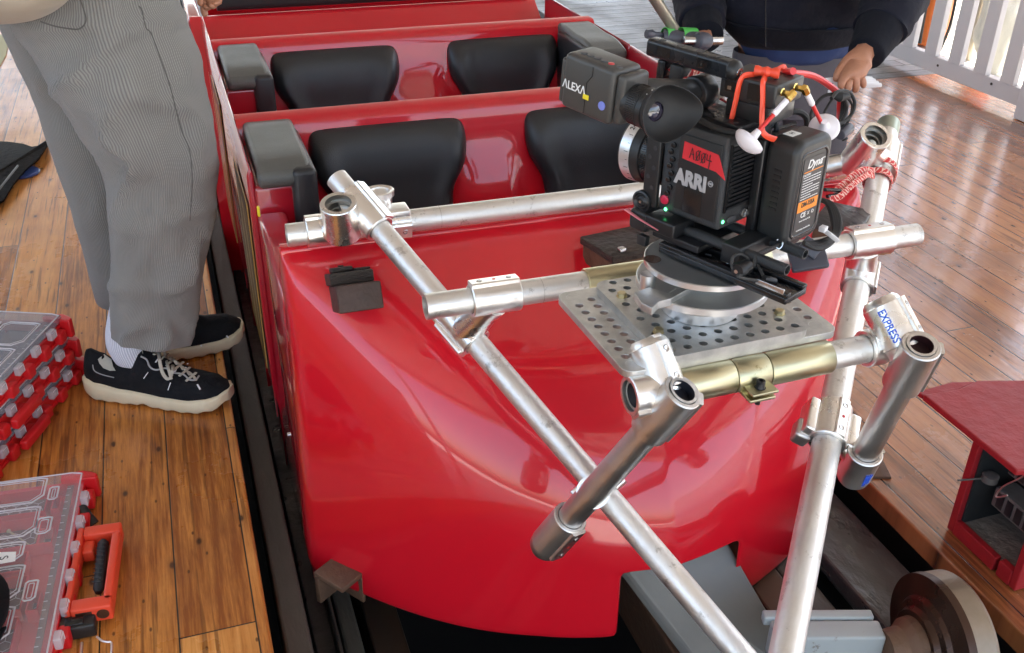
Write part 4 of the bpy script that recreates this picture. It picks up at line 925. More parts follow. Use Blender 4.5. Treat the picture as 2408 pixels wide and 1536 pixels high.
# front panel: perforated cheese plate, buttons, rosette
fp_ = part('side_rail', 'black', lambda m: m.box((-.136, -.004, .0), (-.110, .004, .122), F4, .002))
for k in range(8):
    part('button', 'black_gloss', lambda m: m.rev(F4(-.092 + (k % 2) * .004, -.0008, .030 + k * .0105), -E1, [(0, .0042), (.003, .004), (.0034, .003), (.0034, 0)], 16, cap=False), body)
for k in range(7):
    part('plate_hole', 'bore_dark', lambda m: m.cyl(F4(-.128 + (k % 2) * .009, -.0041, .016 + k * .015), F4(-.128 + (k % 2) * .009, -.0048, .016 + k * .015), .0034, n=16), fp_)
part('record_button', 'rec_red', lambda m: m.rev(F4(-.096, -.0005, .0185), -E1, [(0, .0070), (.002, .0070), (.003, .0055), (.003, 0)], 24, cap=False), body)
part('status_light', 'led_green', lambda m: m.rev(F4(-.093, -.0006, .004), -E1, [(0, .0028), (.001, .0022), (.0012, 0)], 12), body)
rs = part('rosette', 'black_metal', lambda m: m.rev(F4(-.134, -.002, .005), -E1, [(-.004, .0), (-.004, .0165), (.006, .0165), (.007, .014), (.005, .012), (.007, .010), (.005, .008), (.007, .005), (.007, 0)], 32), kam, ang=20)
part('rosette_screw', 'steel', lambda m: m.cyl(F4(-.134, -.0092, .005), F4(-.134, -.0105, .005), .0022), rs)
# red tape with its handwriting, logo
tp = [L(u, v, 1, -.0030) for u, v in ((1610, 332), (1690, 365), (1705, 425), (1702, 423), (1684, 405), (1604, 372))]
tape = part('red_tape', 'tape_red', lambda m: m.add([F4(*p) for p in tp] + [F4(p.x, p.y + .0008, p.z) for p in tp], [list(range(6)), list(range(6, 12))[::-1]] + [[i, (i + 1) % 6, 6 + (i + 1) % 6, 6 + i] for i in range(6)]), body, smooth=False)
o = F4(*L(1621, 371, 1, -.0038)); ex = (F4(*L(1675, 396, 1, -.0038)) - o).normalized()
strokes('handwriting', [[(0, 0), (.35, 1), (.75, 0)], [(.1, .4), (.7, .45)],
    [(1.3, .05), (1.05, .3), (1.05, .8), (1.35, 1), (1.6, .75), (1.6, .2), (1.3, .05)], [(1.05, .0), (1.7, 1.05)],
    [(2.2, .05), (1.95, .3), (1.95, .8), (2.25, 1), (2.5, .75), (2.5, .2), (2.2, .05)], [(1.9, .0), (2.6, 1.05)],
    [(2.85, 1), (2.8, .5), (3.6, .55)], [(3.3, 1.1), (3.25, -.2)]], 'ink', tape, o, ex, E2, .0105, .0155, .00062)
ex = E0; o = F4(*L(1624, 425, 1, -.0028))
text('logo_lettering', 'ARRI', 'text_silver', body, o, E0, E2, .0300, .0004, bold=.0016, sx=.86)
o = F4(*L(1671, 433, 1, -.0028)); lg = part('logo_disc', 'text_silver', lambda m: m.rev(o, -E1, [(0, .0044), (.0004, .0044), (.0004, .0034), (.0001, .0034)], 24, cap=False), body)
text('logo_lettering', 'ARI', 'text_silver', lg, o - E1 * .0003, E0, E2, .0045, .0003, bold=.0002)
# lens with silver scale ring
lc = F4(-.112, .052, .060)
lens = part('lens', 'black', lambda m: m.rev(lc, -E0, [(0, .036), (.010, .036), (.010, .040), (.016, .042), (.030, .042), (.031, .0445), (.046, .0445), (.047, .047), (.060, .050), (.082, .050), (.084, .048), (.084, 0)], 64, cap=False), ang=25)
part('scale_ring', 'lens_silver', lambda m: m.rev(lc - E0 * .0605, -E0, [(0, .0505), (.0003, .0512), (.0185, .0518), (.019, .0505)], 64, cap=False), lens)
def ridges(m, x0, x1, r, n, h=.0014):
    for k in range(n):
        a = 2 * math.pi * k / n; d = E1 * math.cos(a) + E2 * math.sin(a); t = E2 * math.cos(a) - E1 * math.sin(a)
        w = math.pi * r / n * .5; p = [lc - E0 * x + d * rr + t * s * w for x in (x0, x1) for rr in (r - .001, r + h) for s in (-1, 1)]
        m.add(p, [(0, 1, 3, 2), (4, 6, 7, 5), (2, 3, 7, 6), (0, 2, 6, 4), (1, 5, 7, 3)])
part('focus_gear', 'black_gloss', lambda m: ridges(m, .032, .044, .0445, 90), lens, smooth=False)
part('iris_gear', 'black_gloss', lambda m: ridges(m, .018, .028, .042, 80), lens, smooth=False)
for k in range(14):
    a = math.radians(100 + k * 14); d = E1 * math.cos(a) + E2 * math.sin(a); t = E2 * math.cos(a) - E1 * math.sin(a)
    if k == 2: text('scale_figure', '24', 'ink', lens, lc - E0 * .070 + d * .0523, -t, -E0, .011, .0003)
    else: part('scale_mark', 'ink', lambda m: m.path([lc - E0 * .063 + d * .0517, lc - E0 * (.066 + .004 * (k % 2)) + d * .0519], .0004, 5), lens)
for k in range(16):
    a = math.radians(100 + k * 11); d = E1 * math.cos(a) + E2 * math.sin(a)
    part('scale_mark', 'text_white', lambda m: m.path([lc - E0 * .0115 + d * .0402, lc - E0 * .0145 + d * .0412], .0003, 5), lens)
# battery on the back
ca = .020; cb0, cb1 = .062, .152; c0, c1 = -.024, .132
part('battery_plate', 'black_metal', lambda m: m.box((.0045, .060, -.02), (.019, .148, .125), F4, .003))
bat = part('battery', 'black_plastic', lambda m: m.prism(rrect(cb0, c0, cb1, c1, .020, 8), .050, F4, 0, ca), bevel=.009, seg=4, ang=50)
fz = ca + .050
part('label_frame', 'black_gloss', lambda m: m.loft([[F4(fz + d, *q) for q in rrect(cb0 + .012 + i, c0 + .012 + i, cb1 - .012 - i, c1 - .016 - i, .010, 6)] for i, d in ((0, 0.0002), (.0012, .0014), (.0026, .0014), (.004, .0002))], cap=False), bat, ang=50)
lab = part('label', 'label_black', lambda m: m.box((fz + .0001, cb0 + .020, c0 + .022), (fz + .0007, cb1 - .019, c1 - .026), F4), bat, smooth=False)
lx = (cb0 + cb1) / 2 + .0005; lfz = fz + .0009
def lt(s, b, c, size, material='text_white', **k): return text('label_lettering', s, material, lab, F4(lfz, b, c), E1, E2, size, .0002, **k)
lt('Dyna', lx + .002, .096, .017, shear=.25, bold=.0002); lt('core', lx + .0225, .099, .0045)
part('label_stripe', 'label_orange', lambda m: m.box((fz + .0006, cb0 + .023, .0850), (fz + .0011, cb1 - .020, .0863), F4), lab, smooth=False)
lt('CAUTION', lx - .0145, .0815, .0042)
rl = random.Random(4)
for k in range(9):
    b_ = cb0 + .024; e_ = cb1 - .023 - (.018 if k % 4 == 3 else 0)
    while b_ < e_:
        w_ = min(rl.uniform(.002, .0065), e_ - b_); part('print_line', 'text_white', lambda m: m.box((fz + .0008, b_, .0772 - .0040 * k), (fz + .0010, b_ + w_, .0783 - .0040 * k), F4), lab, smooth=False); b_ += w_ + .0010
part('label_stripe', 'label_orange', lambda m: m.box((fz + .0006, cb0 + .021, .0265), (fz + .0011, cb1 - .020, .0425), F4), lab, smooth=False)
text('label_lettering', 'DM-155A', 'ink', lab, F4(lfz + .0005, lx, .0365), E1, E2, .0095, .0002, bold=.0003, sx=.86)
lt('CE', lx - .007, .0200, .0105, bold=.0002); lt('X', lx + .006, .0200, .0075); lt('O', lx + .0165, .0200, .0075)
for k in (0, 3): lt(['Dynacore Technology Co., Ltd', '', '', 'Cells Made in Japan  Assembled in China'][k], lx - .001, .0115 - .0045 * k, .0030, sx=.72)
def grip(m):
    for k in range(8): m.box((ca + .018, cb0 - .0012, .03 + k * .008), (ca + .030, cb0 + .001, .0335 + k * .008), F4)
part('grip_rib', 'black_metal', grip, bat, smooth=False)
part('top_sticker', 'paper', lambda m: m.box((ca + .010, cb0 + .020, c1 + .0001), (ca + .026, cb0 + .042, c1 + .0006), F4), bat, smooth=False)
text('sticker_mark', 'H', 'ink', bat, F4(ca + .018, cb0 + .031, c1 + .0009), E1, -E0, .010, .0001)
# cheese plate on top and handle
chz = part('top_plate', 'black_metal', lambda m: m.box((-.115, .022, .1375), (.0, .084, .1475), F4, .002))
for i in range(3):
    for j in range(5): part('plate_hole', 'bore_dark', lambda m: m.cyl(F4(-.014 - j * .016 - (i % 2) * .007, .032 + i * .018, .1472), F4(-.014 - j * .016 - (i % 2) * .007, .032 + i * .018, .1480), .0052 if j % 2 else .0038, n=18), chz)
h0, h1 = L(1533, 108, 1, .048), L(1722, 164, 1, .048)
hd = (Vector((h1.x - h0.x, 0, h1.z - h0.z))).normalized(); Hf = Fv(F4(h0.x, .048, h0.z), E0 * hd.x + E2 * hd.z, E2); HL = (h1 - h0).length
hand = part('top_handle', 'handle_black', lambda m: m.prism([(q[0], q[1]) for q in rrect(-.0125, -.0125, .0125, .0125, .0055, 5)], HL, Hf, 0, 0), bevel=.0015)
for k in range(4):
    p = .018 + k * (HL - .04) / 3; part('handle_hole', 'bore_dark', lambda m: m.cyl(Hf(p, 0, .0124), Hf(p, 0, .0130), .0058, n=20), hand)
for k in range(2):
    p = .032 + k * .072
    part('handle_recess', 'black_gloss', lambda m: (m.box((p - .012, (-.0131 if Hf.e[1].dot(E1) > 0 else .0126), -.006), (p + .012, (-.0126 if Hf.e[1].dot(E1) > 0 else .0131), .007), Hf), m.rev(Hf(p, 0, 0) - E1 * .0130, -E1, [(0, .0068), (.0008, .0068), (.0008, .0045), (.0002, .004), (.0002, 0)], 24, cap=False)), hand)
part('handle_end', 'black', lambda m: m.rev(Hf(HL, 0, 0), Hf.e[0], [(0, .0138), (.006, .0138), (.010, .011), (.0125, .006), (.013, 0)], 32, cap=False), hand)
part('end_screw', 'steel', lambda m: m.rev(Hf(HL + .0115, 0, -.001), Hf.e[0], [(0, .0065), (.002, .0060), (.0022, .003), (.0006, .0025), (.0006, 0)], 20, cap=False), hand)
part('handle_post', 'black', lambda m: (m.box((.045, -.012, -.075), (.068, .012, -.0126), Hf, .003), m.box((.038, -.016, -.085), (.076, .016, -.072), Hf, .003)))
part('handle_arm', 'black_metal', lambda m: m.box((.020, -.010, -.060), (.034, .010, -.0126), Hf, .003))
# transmitter box strapped behind, with battery below
t0 = L(1690, 175, 1, .045); t1 = L(1848, 215, 1, .045)
TF = Fr(F4(t0.x + .004, .045, .152), -62)
tx = part('transmitter', 'box_black', lambda m: m.box((0, 0, .020), (.086, .074, .052), TF, .003))
part('transmitter_base', 'black_plastic', lambda m: m.box((.010, .004, -.006), (.080, .070, .0198), TF, .003))
def port(a0, a1, c0_, c1_): return lambda m: (m.box((a0, -.0008, c0_), (a1, -.0001, c1_), TF), m.box((a0 + .002, -.0012, c0_ + .002), (a1 - .002, -.0009, c0_ + .003), TF))
part('port_panel', 'black_gloss', port(.008, .026, .030, .044), tx, smooth=False); part('port_panel', 'black_gloss', port(.044, .064, .026, .048), tx, smooth=False)
part('port', 'steel', lambda m: m.box((.013, -.0016, .033), (.019, -.0011, .038), TF), tx, smooth=False)
def band(pts, w=.0016): return lambda m: m.path(arc([TF(*p) for p in pts], 6), w, 8, flat=2.6)
part('rubber_band', 'orange_red', band([(.026, -.006, -.03), (.030, -.004, .02), (.034, -.002, .053), (.042, .02, .0545), (.05, .05, .0545), (.055, .075, .0535), (.055, .077, .0)]))
part('rubber_band', 'orange_red', band([(.088, .04, -.028), (.086, .02, -.026), (.080, -.004, -.014), (.074, -.004, .0), (.070, -.003, .03), (.066, -.002, .053), (.056, .02, .0545), (.048, .02, .056)]))
part('band_toggle', 'orange_red', lambda m: m.rev(TF(.040, .018, .060), (TF.e[0] * .9 + TF.e[1] * .35), [(0, .0), (0, .007), (.004, .0075), (.010, .0055), (.016, .0075), (.022, .0055), (.028, .0078), (.033, .007), (.033, 0)], 20, cap=False))
# antennas: gold angle connectors, white collars, red stems, white mushroom caps
for (u0, v0, u1, v1, b, nm) in ((1846, 226, 1757, 335, .035, 1), (1893, 222, 1940, 305, .075, 2)):
    tip = F4(*L(u1, v1, 1, .005)) if nm == 1 else F4(*L(u1, v1, 1, .150))
    if nm == 1: tip = atd(1760, 334, 1.325)
    else: tip = atd(1938, 302, 1.42)
    root_a = TF(.086, .018 if nm == 1 else .052, .040); e = root_a + TF.e[0] * .014
    d = (tip - e).normalized(); Ln = (tip - e).length
    sma = part('antenna_connector', 'brass', lambda m: (m.rev(root_a, TF.e[0], [(-.006, .006), (0, .006), (.001, .0045), (.012, .0045)], 6), m.rev(e - d * .005, d, [(0, .0048), (.002, .0055), (.013, .0055), (.014, .004)], 6)), ang=20)
    an = part('antenna', 'cable_red', lambda m: m.cyl(e + d * .010, tip - d * .012, .0029, n=16))
    part('antenna_collar', 'white_plastic', lambda m: m.rev(e + d * .010, d, [(0, .0042), (.024, .0042), (.026, .0036)], 16), an)
    dn = d if nm == 1 else (d * .5 + CF * .5 - CU * .1).normalized()
    cp = tip - dn * .004
    part('antenna_cap', 'white_plastic', lambda m: m.rev(cp - dn * .012, dn, [(-.004, .0), (-.004, .0046), (.006, .0062), (.0095, .009), (.011, .0185), (.0125, .0215), (.016, .0218), (.021, .0185), (.025, .012), (.027, .005), (.0273, 0)], 36, cap=False), an, ang=70)
# viewfinder
V0 = atd(1330, 250, 1.30)
vax = (atd(1480, 248, 1.262) - atd(1335, 188, 1.325)).normalized()
VF = Fv(atd(1326, 190, 1.335), vax, (0, 0, 1))
if VF.e[1].dot(CF) < 0: pass
evs = 1 if VF.e[1].dot(CF) > 0 else -1      # e1 pointing away from the viewer
def vb(a0, a1, b0, b1, c0_, c1_): return ((a0, evs * b0, c0_), (a1, evs * b1, c1_))
evf = part('viewfinder', 'evf_grey', lambda m: (m.box(*vb(0, .088, -.004, .052, -.034, .040), VF, .007), m.box(*vb(-.007, .010, -.001, .048, -.030, .030), VF, .004), m.box(*vb(.0885, .104, .0, .05, -.030, .036), VF, .006)))
part('viewfinder_seam', 'black', lambda m: m.path([VF(.052, -evs * .0044, .035), VF(.052, -evs * .0044, .022), VF(.044, -evs * .0044, .012), VF(.044, -evs * .0044, -.030)], .0005, 6), evf)
for k in range(4): part('viewfinder_button', 'dark_grey', lambda m: m.rev(VF(.018 + k * .012, evs * .014, .0395), VF.e[2], [(0, .0052), (.0016, .0048), (.002, 0)], 16), evf)
part('viewfinder_button', 'cable_red', lambda m: m.rev(VF(.066, evs * .014, .0395), VF.e[2], [(0, .0045), (.0014, .004), (.002, 0)], 16), evf)
part('viewfinder_button', 'dark_grey', lambda m: m.rev(VF(.080, evs * .014, .0395), VF.e[2], [(0, .0045), (.0014, .004), (.002, 0)], 16), evf)
nv = VF.e[1] * -evs
text('name_lettering', '\u039bLEX\u039b', 'text_white', evf, VF(.023, -evs * .0046, -.001), VF.e[0], VF.e[2], .0155, .0003, bold=.0001, sx=.88)
yb = part('name_patch', 'yellow', lambda m: m.box(*vb(.0405, .0505, -.0052, -.0043, -.0105, -.004), VF, .0003), evf)
part('round_badge', 'badge_blue', lambda m: m.rev(VF(.074, -evs * .0035, -.010), nv, [(0, .0060), (.0016, .0058), (.002, 0)], 24), evf)
ey0 = VF(.104, evs * .024, -.002)
ep = part('eyepiece', 'black', lambda m: m.rev(ey0, VF.e[0], [(-.004, .0), (-.004, .0245), (.004, .0258), (.020, .0258), (.021, .0245), (.022, .0265), (.030, .0265), (.033, .0225), (.033, 0)], 56, cap=False), evf if False else kam, ang=25)
def knurl(m):
    for k in range(60):
        a = 2 * math.pi * k / 60; d = VF.e[1] * math.cos(a) + VF.e[2] * math.sin(a); m.path([ey0 + VF.e[0] * .005 + d * .0258, ey0 + VF.e[0] * .019 + d * .0258], .0006, 4)
part('knurling', 'black_gloss', knurl, ep)
for k in range(7):
    a = math.radians(60 + k * 22); d = VF.e[2] * math.sin(a) - VF.e[1] * evs * math.cos(a); part('scale_mark', 'text_white', lambda m: m.cyl(ey0 + VF.e[0] * .028 + d * .0264, ey0 + VF.e[0] * .028 + d * .0270, .0008, n=8), ep)
VCa = (VF.e[0] + TOWARD * .55).normalized(); VC = Fv(ey0 + VF.e[0] * .036, VCa, VF.e[2]); sv = VC.e[1] * (1 if VC.e[1].dot(VF.e[1] * evs) > 0 else -1)
def cup(m):
    # flared rubber cup, drawn out to one side
    rings = []; N = 48
    for t, r0, ex in ((-.006, .0225, 0), (.002, .0255, 0), (.008, .0305, .004), (.015, .0345, .010), (.022, .0365, .015), (.0225, .0355, .015), (.016, .0335, .010), (.009, .0295, .004), (.004, .0235, 0), (.001, .0160, 0), (.0005, .0125, 0)):
        rings.append([VC.o + VC.e[0] * (t + .008 * (ex / .014) * max(0, math.cos(2 * math.pi * k / N)) ** 2) + sv * ((r0 + ex * max(0, math.cos(2 * math.pi * k / N)) ** 2) * math.cos(2 * math.pi * k / N)) + VC.e[2] * (r0 * math.sin(2 * math.pi * k / N)) for k in range(N)])
    m.loft(rings, cap=False)
part('eyepiece_glass', 'glassy', lambda m: m.rev(VC.o + VC.e[0] * .0004, VC.e[0], [(-.004, .0128), (-.002, .0128), (.0, .010), (.0015, .006), (.002, 0)], 32, cap=False), ep)
part('eyecup', 'black_rubber', cup, ep, ang=60)
# arm holding the viewfinder
part('viewfinder_arm', 'black', lambda m: m.cyl(VF(.08, evs * .055, .0), F4(-.09, .046, .17), .017, n=32, ch=.003))
part('viewfinder_arm', 'black_metal', lambda m: m.cyl(F4(-.09, .030, .17), F4(-.09, .062, .17), .024, n=36, ch=.004))
# cables
def cable(name, pts, r, material='black_rubber', par=None, n=8): return part(name, material, lambda m: m.path(arc(pts, 8), r, n), par)
cable('power_cable', [VF(.07, evs * .04, -.036), F4(-.10, .040, .150), F4(-.07, .012, .148), F4(-.03, .006, .143), F4(.0, .02, .139), F4(.02, .05, .135)], .0040)
def dpx(l): return [atd(u, v, d) for u, v, d in l]
cable('data_cable', dpx([(1955, 232, 1.50), (1972, 215, 1.52), (1998, 218, 1.55), (2010, 245, 1.56), (1998, 275, 1.56), (1965, 295, 1.54), (1925, 300, 1.53), (1908, 280, 1.52), (1912, 255, 1.52), (1935, 228, 1.52), (1960, 222, 1.52), (1985, 232, 1.53), (1990, 262, 1.55), (1970, 305, 1.55), (1985, 318, 1.56)]), .0028)
cable('data_cable', dpx([(1985, 225, 1.54), (1983, 260, 1.56), (1978, 300, 1.56), (1988, 330, 1.56)]), .0048)
cable('data_cable', dpx([(1975, 225, 1.55), (1973, 260, 1.57), (1972, 300, 1.57)]), .0038, 'cable_red')
cable('data_cable', dpx([(1960, 228, 1.53), (1940, 262, 1.52), (1925, 300, 1.51), (1930, 340, 1.52)]), .0022)
cable('data_cable', dpx([(1990, 228, 1.55), (2004, 250, 1.57), (1992, 290, 1.57), (1955, 330, 1.55), (1925, 345, 1.53)]), .0020)
cable('data_cable', dpx([(1740, 262, 1.42), (1770, 285, 1.42), (1800, 290, 1.42), (1835, 300, 1.44), (1870, 290, 1.46)]), .0030)
cable('data_cable', dpx([(1700, 300, 1.46), (1740, 318, 1.44), (1780, 322, 1.43), (1820, 312, 1.44)]), .0034)
part('cable_knot', 'black_rubber', lambda m: m.path(dpx([(1958, 222, 1.52), (1975, 228, 1.52), (1994, 226, 1.53)]), [.005, .008, .005], 12))
part('connector_plug', 'grey_plastic', lambda m: m.cyl(atd(1975, 318, 1.54), atd(1998, 300, 1.56), .0085, n=20, ch=.002))
cable('red_cable', [TF(.075, .06, .058), atd(1790, 178, 1.44), atd(1850, 172, 1.47), atd(1910, 178, 1.52), atd(1955, 205, 1.55), atd(1975, 225, 1.56)], .0052, 'cable_red')
cable('loop_cable', dpx([(1800, 305, 1.42), (1830, 275, 1.44), (1870, 262, 1.45), (1895, 275, 1.46), (1895, 305, 1.47), (1870, 318, 1.47), (1820, 325, 1.46), (1790, 330, 1.45)]), .0048)
cable('loop_cable', dpx([(1810, 300, 1.40), (1822, 288, 1.40), (1826, 305, 1.40), (1815, 325, 1.41), (1800, 335, 1.42)]), .0036)
cable('thin_cable', dpx([(1752, 335, 1.43), (1738, 372, 1.44), (1742, 410, 1.44), (1756, 440, 1.44), (1760, 470, 1.45)]), .0016)
for k in range(4): cable('coiled_cable', dpx([(1890, 572, 1.49 + k * .006), (1920, 585 - k * 5, 1.50 + k * .006), (1950, 575 - k * 5, 1.52), (1972 - k * 4, 545, 1.54), (1972 - k * 5, 510, 1.55), (1955 - k * 3, 480, 1.56), (1930, 470, 1.57)]), .0040)
part('cable_tie', 'zip_white', lambda m: (m.path(dpx([(1935, 540, 1.515), (1952, 552, 1.50), (1972, 568, 1.50)]), .0022, 6, flat=2), m.box((-.006, -.005, -.004), (.006, .005, .004), Fr(atd(1936, 538, 1.505), 30), .001)))
cable('steel_cable', dpx([(1758, 620, 1.375), (1740, 640, 1.37), (1722, 628, 1.365), (1724, 605, 1.37), (1742, 598, 1.38), (1760, 612, 1.375), (1756, 640, 1.36), (1735, 650, 1.355), (1770, 658, 1.355), (1800, 662, 1.36)]), .0022, 'wire')
cable('steel_cable', dpx([(1772, 628, 1.37), (1780, 600, 1.38), (1810, 585, 1.40), (1840, 572, 1.42), (1852, 570, 1.43)]), .0024, 'wire')
cable('steel_cable', dpx([(1772, 605, 1.385), (1790, 640, 1.37), (1800, 660, 1.36)]), .0022, 'wire')
for q_ in ((1796, 655, 1.36, 1822, 662, 1.37), (1850, 572, 1.43, 1872, 562, 1.45)): part('cable_ferrule', 'black_metal', lambda m: m.cyl(atd(*q_[:3]), atd(*q_[3:]), .0049))
part('cable_clip', 'steel', lambda m: m.path(arc(dpx([(1826, 565, 1.41), (1838, 562, 1.41), (1840, 575, 1.41), (1832, 585, 1.41), (1822, 578, 1.41)]), 5), .0014, 6))
cable('green_wire', dpx([(1868, 562, 1.45), (1885, 552, 1.46), (1898, 548, 1.47)]), .0038, 'lime')
# small receiver hanging under the rig's middle pipe, behind the battery
dg_ = thing('dongle', at(1905, 600, .70), 'dark grey plastic receiver hanging on the middle pipe under the battery', 'receiver')
df = Fv(atd(1905, 598, 1.70), CR * .95 + CU * .15, TOWARD * .8 + CU * .3)
part('case', 'grey_plastic', lambda m: m.box((-.035, -.026, -.012), (.028, .026, .0), df, .003), dg_)
part('cover', 'grey_plastic', lambda m: m.box((-.006, -.010, .0002), (.022, .024, .009), Fv(df.o, CR * .6 + CU * .8, TOWARD), .003), dg_)
part('mark', 'red_dot', lambda m: m.cyl(df(-.004, .012, .0002), df(-.004, .012, .001), .0035, n=8), dg_)

# webbing slings: round the handle post and round the upright pipe
sl1 = thing('webbing_sling', Hf(.07, 0, -.05), 'red and white woven webbing knotted under the black camera handle', 'sling', 'red webbing slings tied to the camera rig')
def strap(name, pts, w, parent, th=.0016, nd=None):
    P = arc([Vector(p) for p in pts], 8); m = MB(); rings = []; nd = nd or TOWARD
    for i, p in enumerate(P):
        t = (P[min(i + 1, len(P) - 1)] - P[max(i - 1, 0)]).normalized(); s_ = t.cross(nd).normalized(); q = s_.cross(t).normalized()
        rings.append([p + s_ * (w * c) + q * (th * e) for c, e in ((-.5, -.6), (-.3, -1), (.3, -1), (.5, -.6), (.5, .6), (.3, 1), (-.3, 1), (-.5, .6))])
    m.loft(rings, uvs=(.5, 22)); return m.build(name, 'webbing', parent, ang=60)
strap('strap', dpx([(1572, 148, 1.45), (1600, 165, 1.42), (1632, 182, 1.42), (1640, 172, 1.45), (1620, 150, 1.48)]), .020, sl1)
strap('strap', dpx([(1572, 188, 1.45), (1595, 197, 1.415), (1625, 195, 1.415), (1640, 178, 1.44), (1642, 165, 1.46)]), .020, sl1)
strap('strap', dpx([(1636, 170, 1.43), (1655, 188, 1.44), (1672, 206, 1.46), (1684, 222, 1.48)]), .018, sl1)
sl2 = thing('webbing_sling', onv(B1, B2, 410), 'red and white woven webbing wound twice round the upright pipe', 'sling', 'red webbing slings tied to the camera rig')
def wind(c, r, drop, parent, a0=0, a1=370):
    m_ = []; f = Fv(c, axB, TOWARD)
    P = [f(drop * k / 36, r * math.cos(math.radians(a0 + (a1 - a0) * k / 36)), r * math.sin(math.radians(a0 + (a1 - a0) * k / 36))) for k in range(37)]
    m = MB(); rings = []
    for i, p in enumerate(P):
        rd = (p - f(drop * i / 36, 0, 0)).normalized(); rings.append([p + f.e[0] * (.0085 * c_) + rd * (.0017 * e_) for c_, e_ in ((-1, -.6), (-.6, -1), (.6, -1), (1, -.6), (1, .6), (.6, 1), (-.6, 1), (-1, .6))])
    m.loft(rings, uvs=(.5, 22)); m.build('wrap', 'webbing', parent, ang=60)
wind(onv(B1, B2, 402), .0345, .010, sl2); wind(onv(B1, B2, 424), .0285, .006, sl2)
strap('strap', dpx([(2056, 408, 2.03), (2030, 405, 2.01), (2000, 425, 1.98), (1965, 458, 1.95)]), .022, sl2)
strap('strap', dpx([(2050, 404, 2.02), (2010, 430, 1.97), (1975, 462, 1.94), (1950, 468, 1.93)]), .012, sl2)
part('ring_clip', 'black_gloss', lambda m: m.path(dpx([(1940, 446, 1.92), (1975, 448, 1.95), (1980, 458, 1.95), (1945, 462, 1.93)]), .004, 8), sl2)
# ================================================================ people
def person_body(root, chain, radii, sub=1):
    """continuous body: joints with radii joined by edges, skinned"""
    names = list(chain); org = rootloc(root)
    me = bpy.data.meshes.new('body'); idx = {n: i for i, n in enumerate(names)}
    edges = [(idx[chain[n][1]], idx[n]) for n in names if chain[n][1]]
    me.from_pydata([Vector(chain[n][0]) - org for n in names], edges, [])
    o = bpy.data.objects.new('body', me); COL.objects.link(o); o.parent = root
    k = o.modifiers.new('skin', 'SKIN'); k.use_smooth_shade = True; k.branch_smoothing = .4
    sv = me.skin_vertices[0].data
    for n in names: r = chain[n][2]; sv[idx[n]].radius = (r, r) if not isinstance(r, tuple) else r
    sv[0].use_root = True
    s = o.modifiers.new('u', 'SUBSURF'); s.levels = sub; s.render_levels = sub
    me.materials.append(MT['skin']); 
    dg = bpy.context.evaluated_depsgraph_get(); nm = bpy.data.meshes.new_from_object(o.evaluated_get(dg)); o.modifiers.clear(); o.data = nm
    for p in nm.polygons: p.use_smooth = True
    nm.materials.clear(); nm.materials.append(MT['skin'])
    return o
def pxloft(rows, yf, th=.8, n=40, wr=.004, seed=0, uvk=1, sub=2, power=2.2, flat=False):
    """garment from its outline: each row = (v, left u, right u[, slope]) met with the standing plane y = yf(v); oval section of real thickness"""
    rings = []; P = []
    for r in rows: P.append(tuple(r) + (0,) * (4 - len(r)))
    # interpolate
    Q = []
    for i in range(len(P) - 1):
        for k in range(sub):
            t = k / sub; a, b, c, d = P[max(i - 1, 0)], P[i], P[i + 1], P[min(i + 2, len(P) - 1)]
            Q.append([.5 * (2 * b[j] + (c[j] - a[j]) * t + (2 * a[j] - 5 * b[j] + 4 * c[j] - d[j]) * t * t + (3 * b[j] - a[j] - 3 * c[j] + d[j]) * t ** 3) for j in range(min(len(b), 4))])
    Q.append(list(P[-1]))
    for q in Q:
        v, ul, ur = q[:3]; sl = q[3] if len(q) > 3 else 0
        y = yf(v); a = aty(ul, v - sl / 2, y); b = aty(ur, v + sl / 2, y); c = (a + b) / 2; e = (b - a) / 2; w = e.length; e.normalize()
        view = (c - CO); view.z = 0; view.normalize(); nrm = (view - e * view.dot(e)).normalized()
        ring = []
        for k in range(n):
            an = 2 * math.pi * k / n; ca, sa = math.cos(an), math.sin(an)
            x = abs(ca) ** (2 / power) * sgn(ca); z = abs(sa) ** (2 / power) * sgn(sa)
            p = c + e * (w * x) + nrm * (w * th * z)
            f = mnoise.noise(Vector((p.x * 9 + p.z * 4 + seed, p.y * 9, p.z * 4.5))) + .45 * mnoise.noise(Vector((p.x * 18 - p.z * 9 + seed, p.y * 18, p.z * 16))) + .2 * mnoise.noise(Vector((p.x * 30 + seed, p.y * 30, p.z * 55)))
            f += 1.1 * (1 - abs(mnoise.noise(Vector((p.x * 5 - p.z * 5.5 + seed * 3, p.y * 5, p.z * 7 + p.x * 3))))) ** 7 - .35
            k2 = 1 - .7 * abs(x) ** 4
            p = p + (p - c).normalized() * (f * wr * k2 * 1.6)
            ring.append(p)
        rings.append(ring)
    return rings
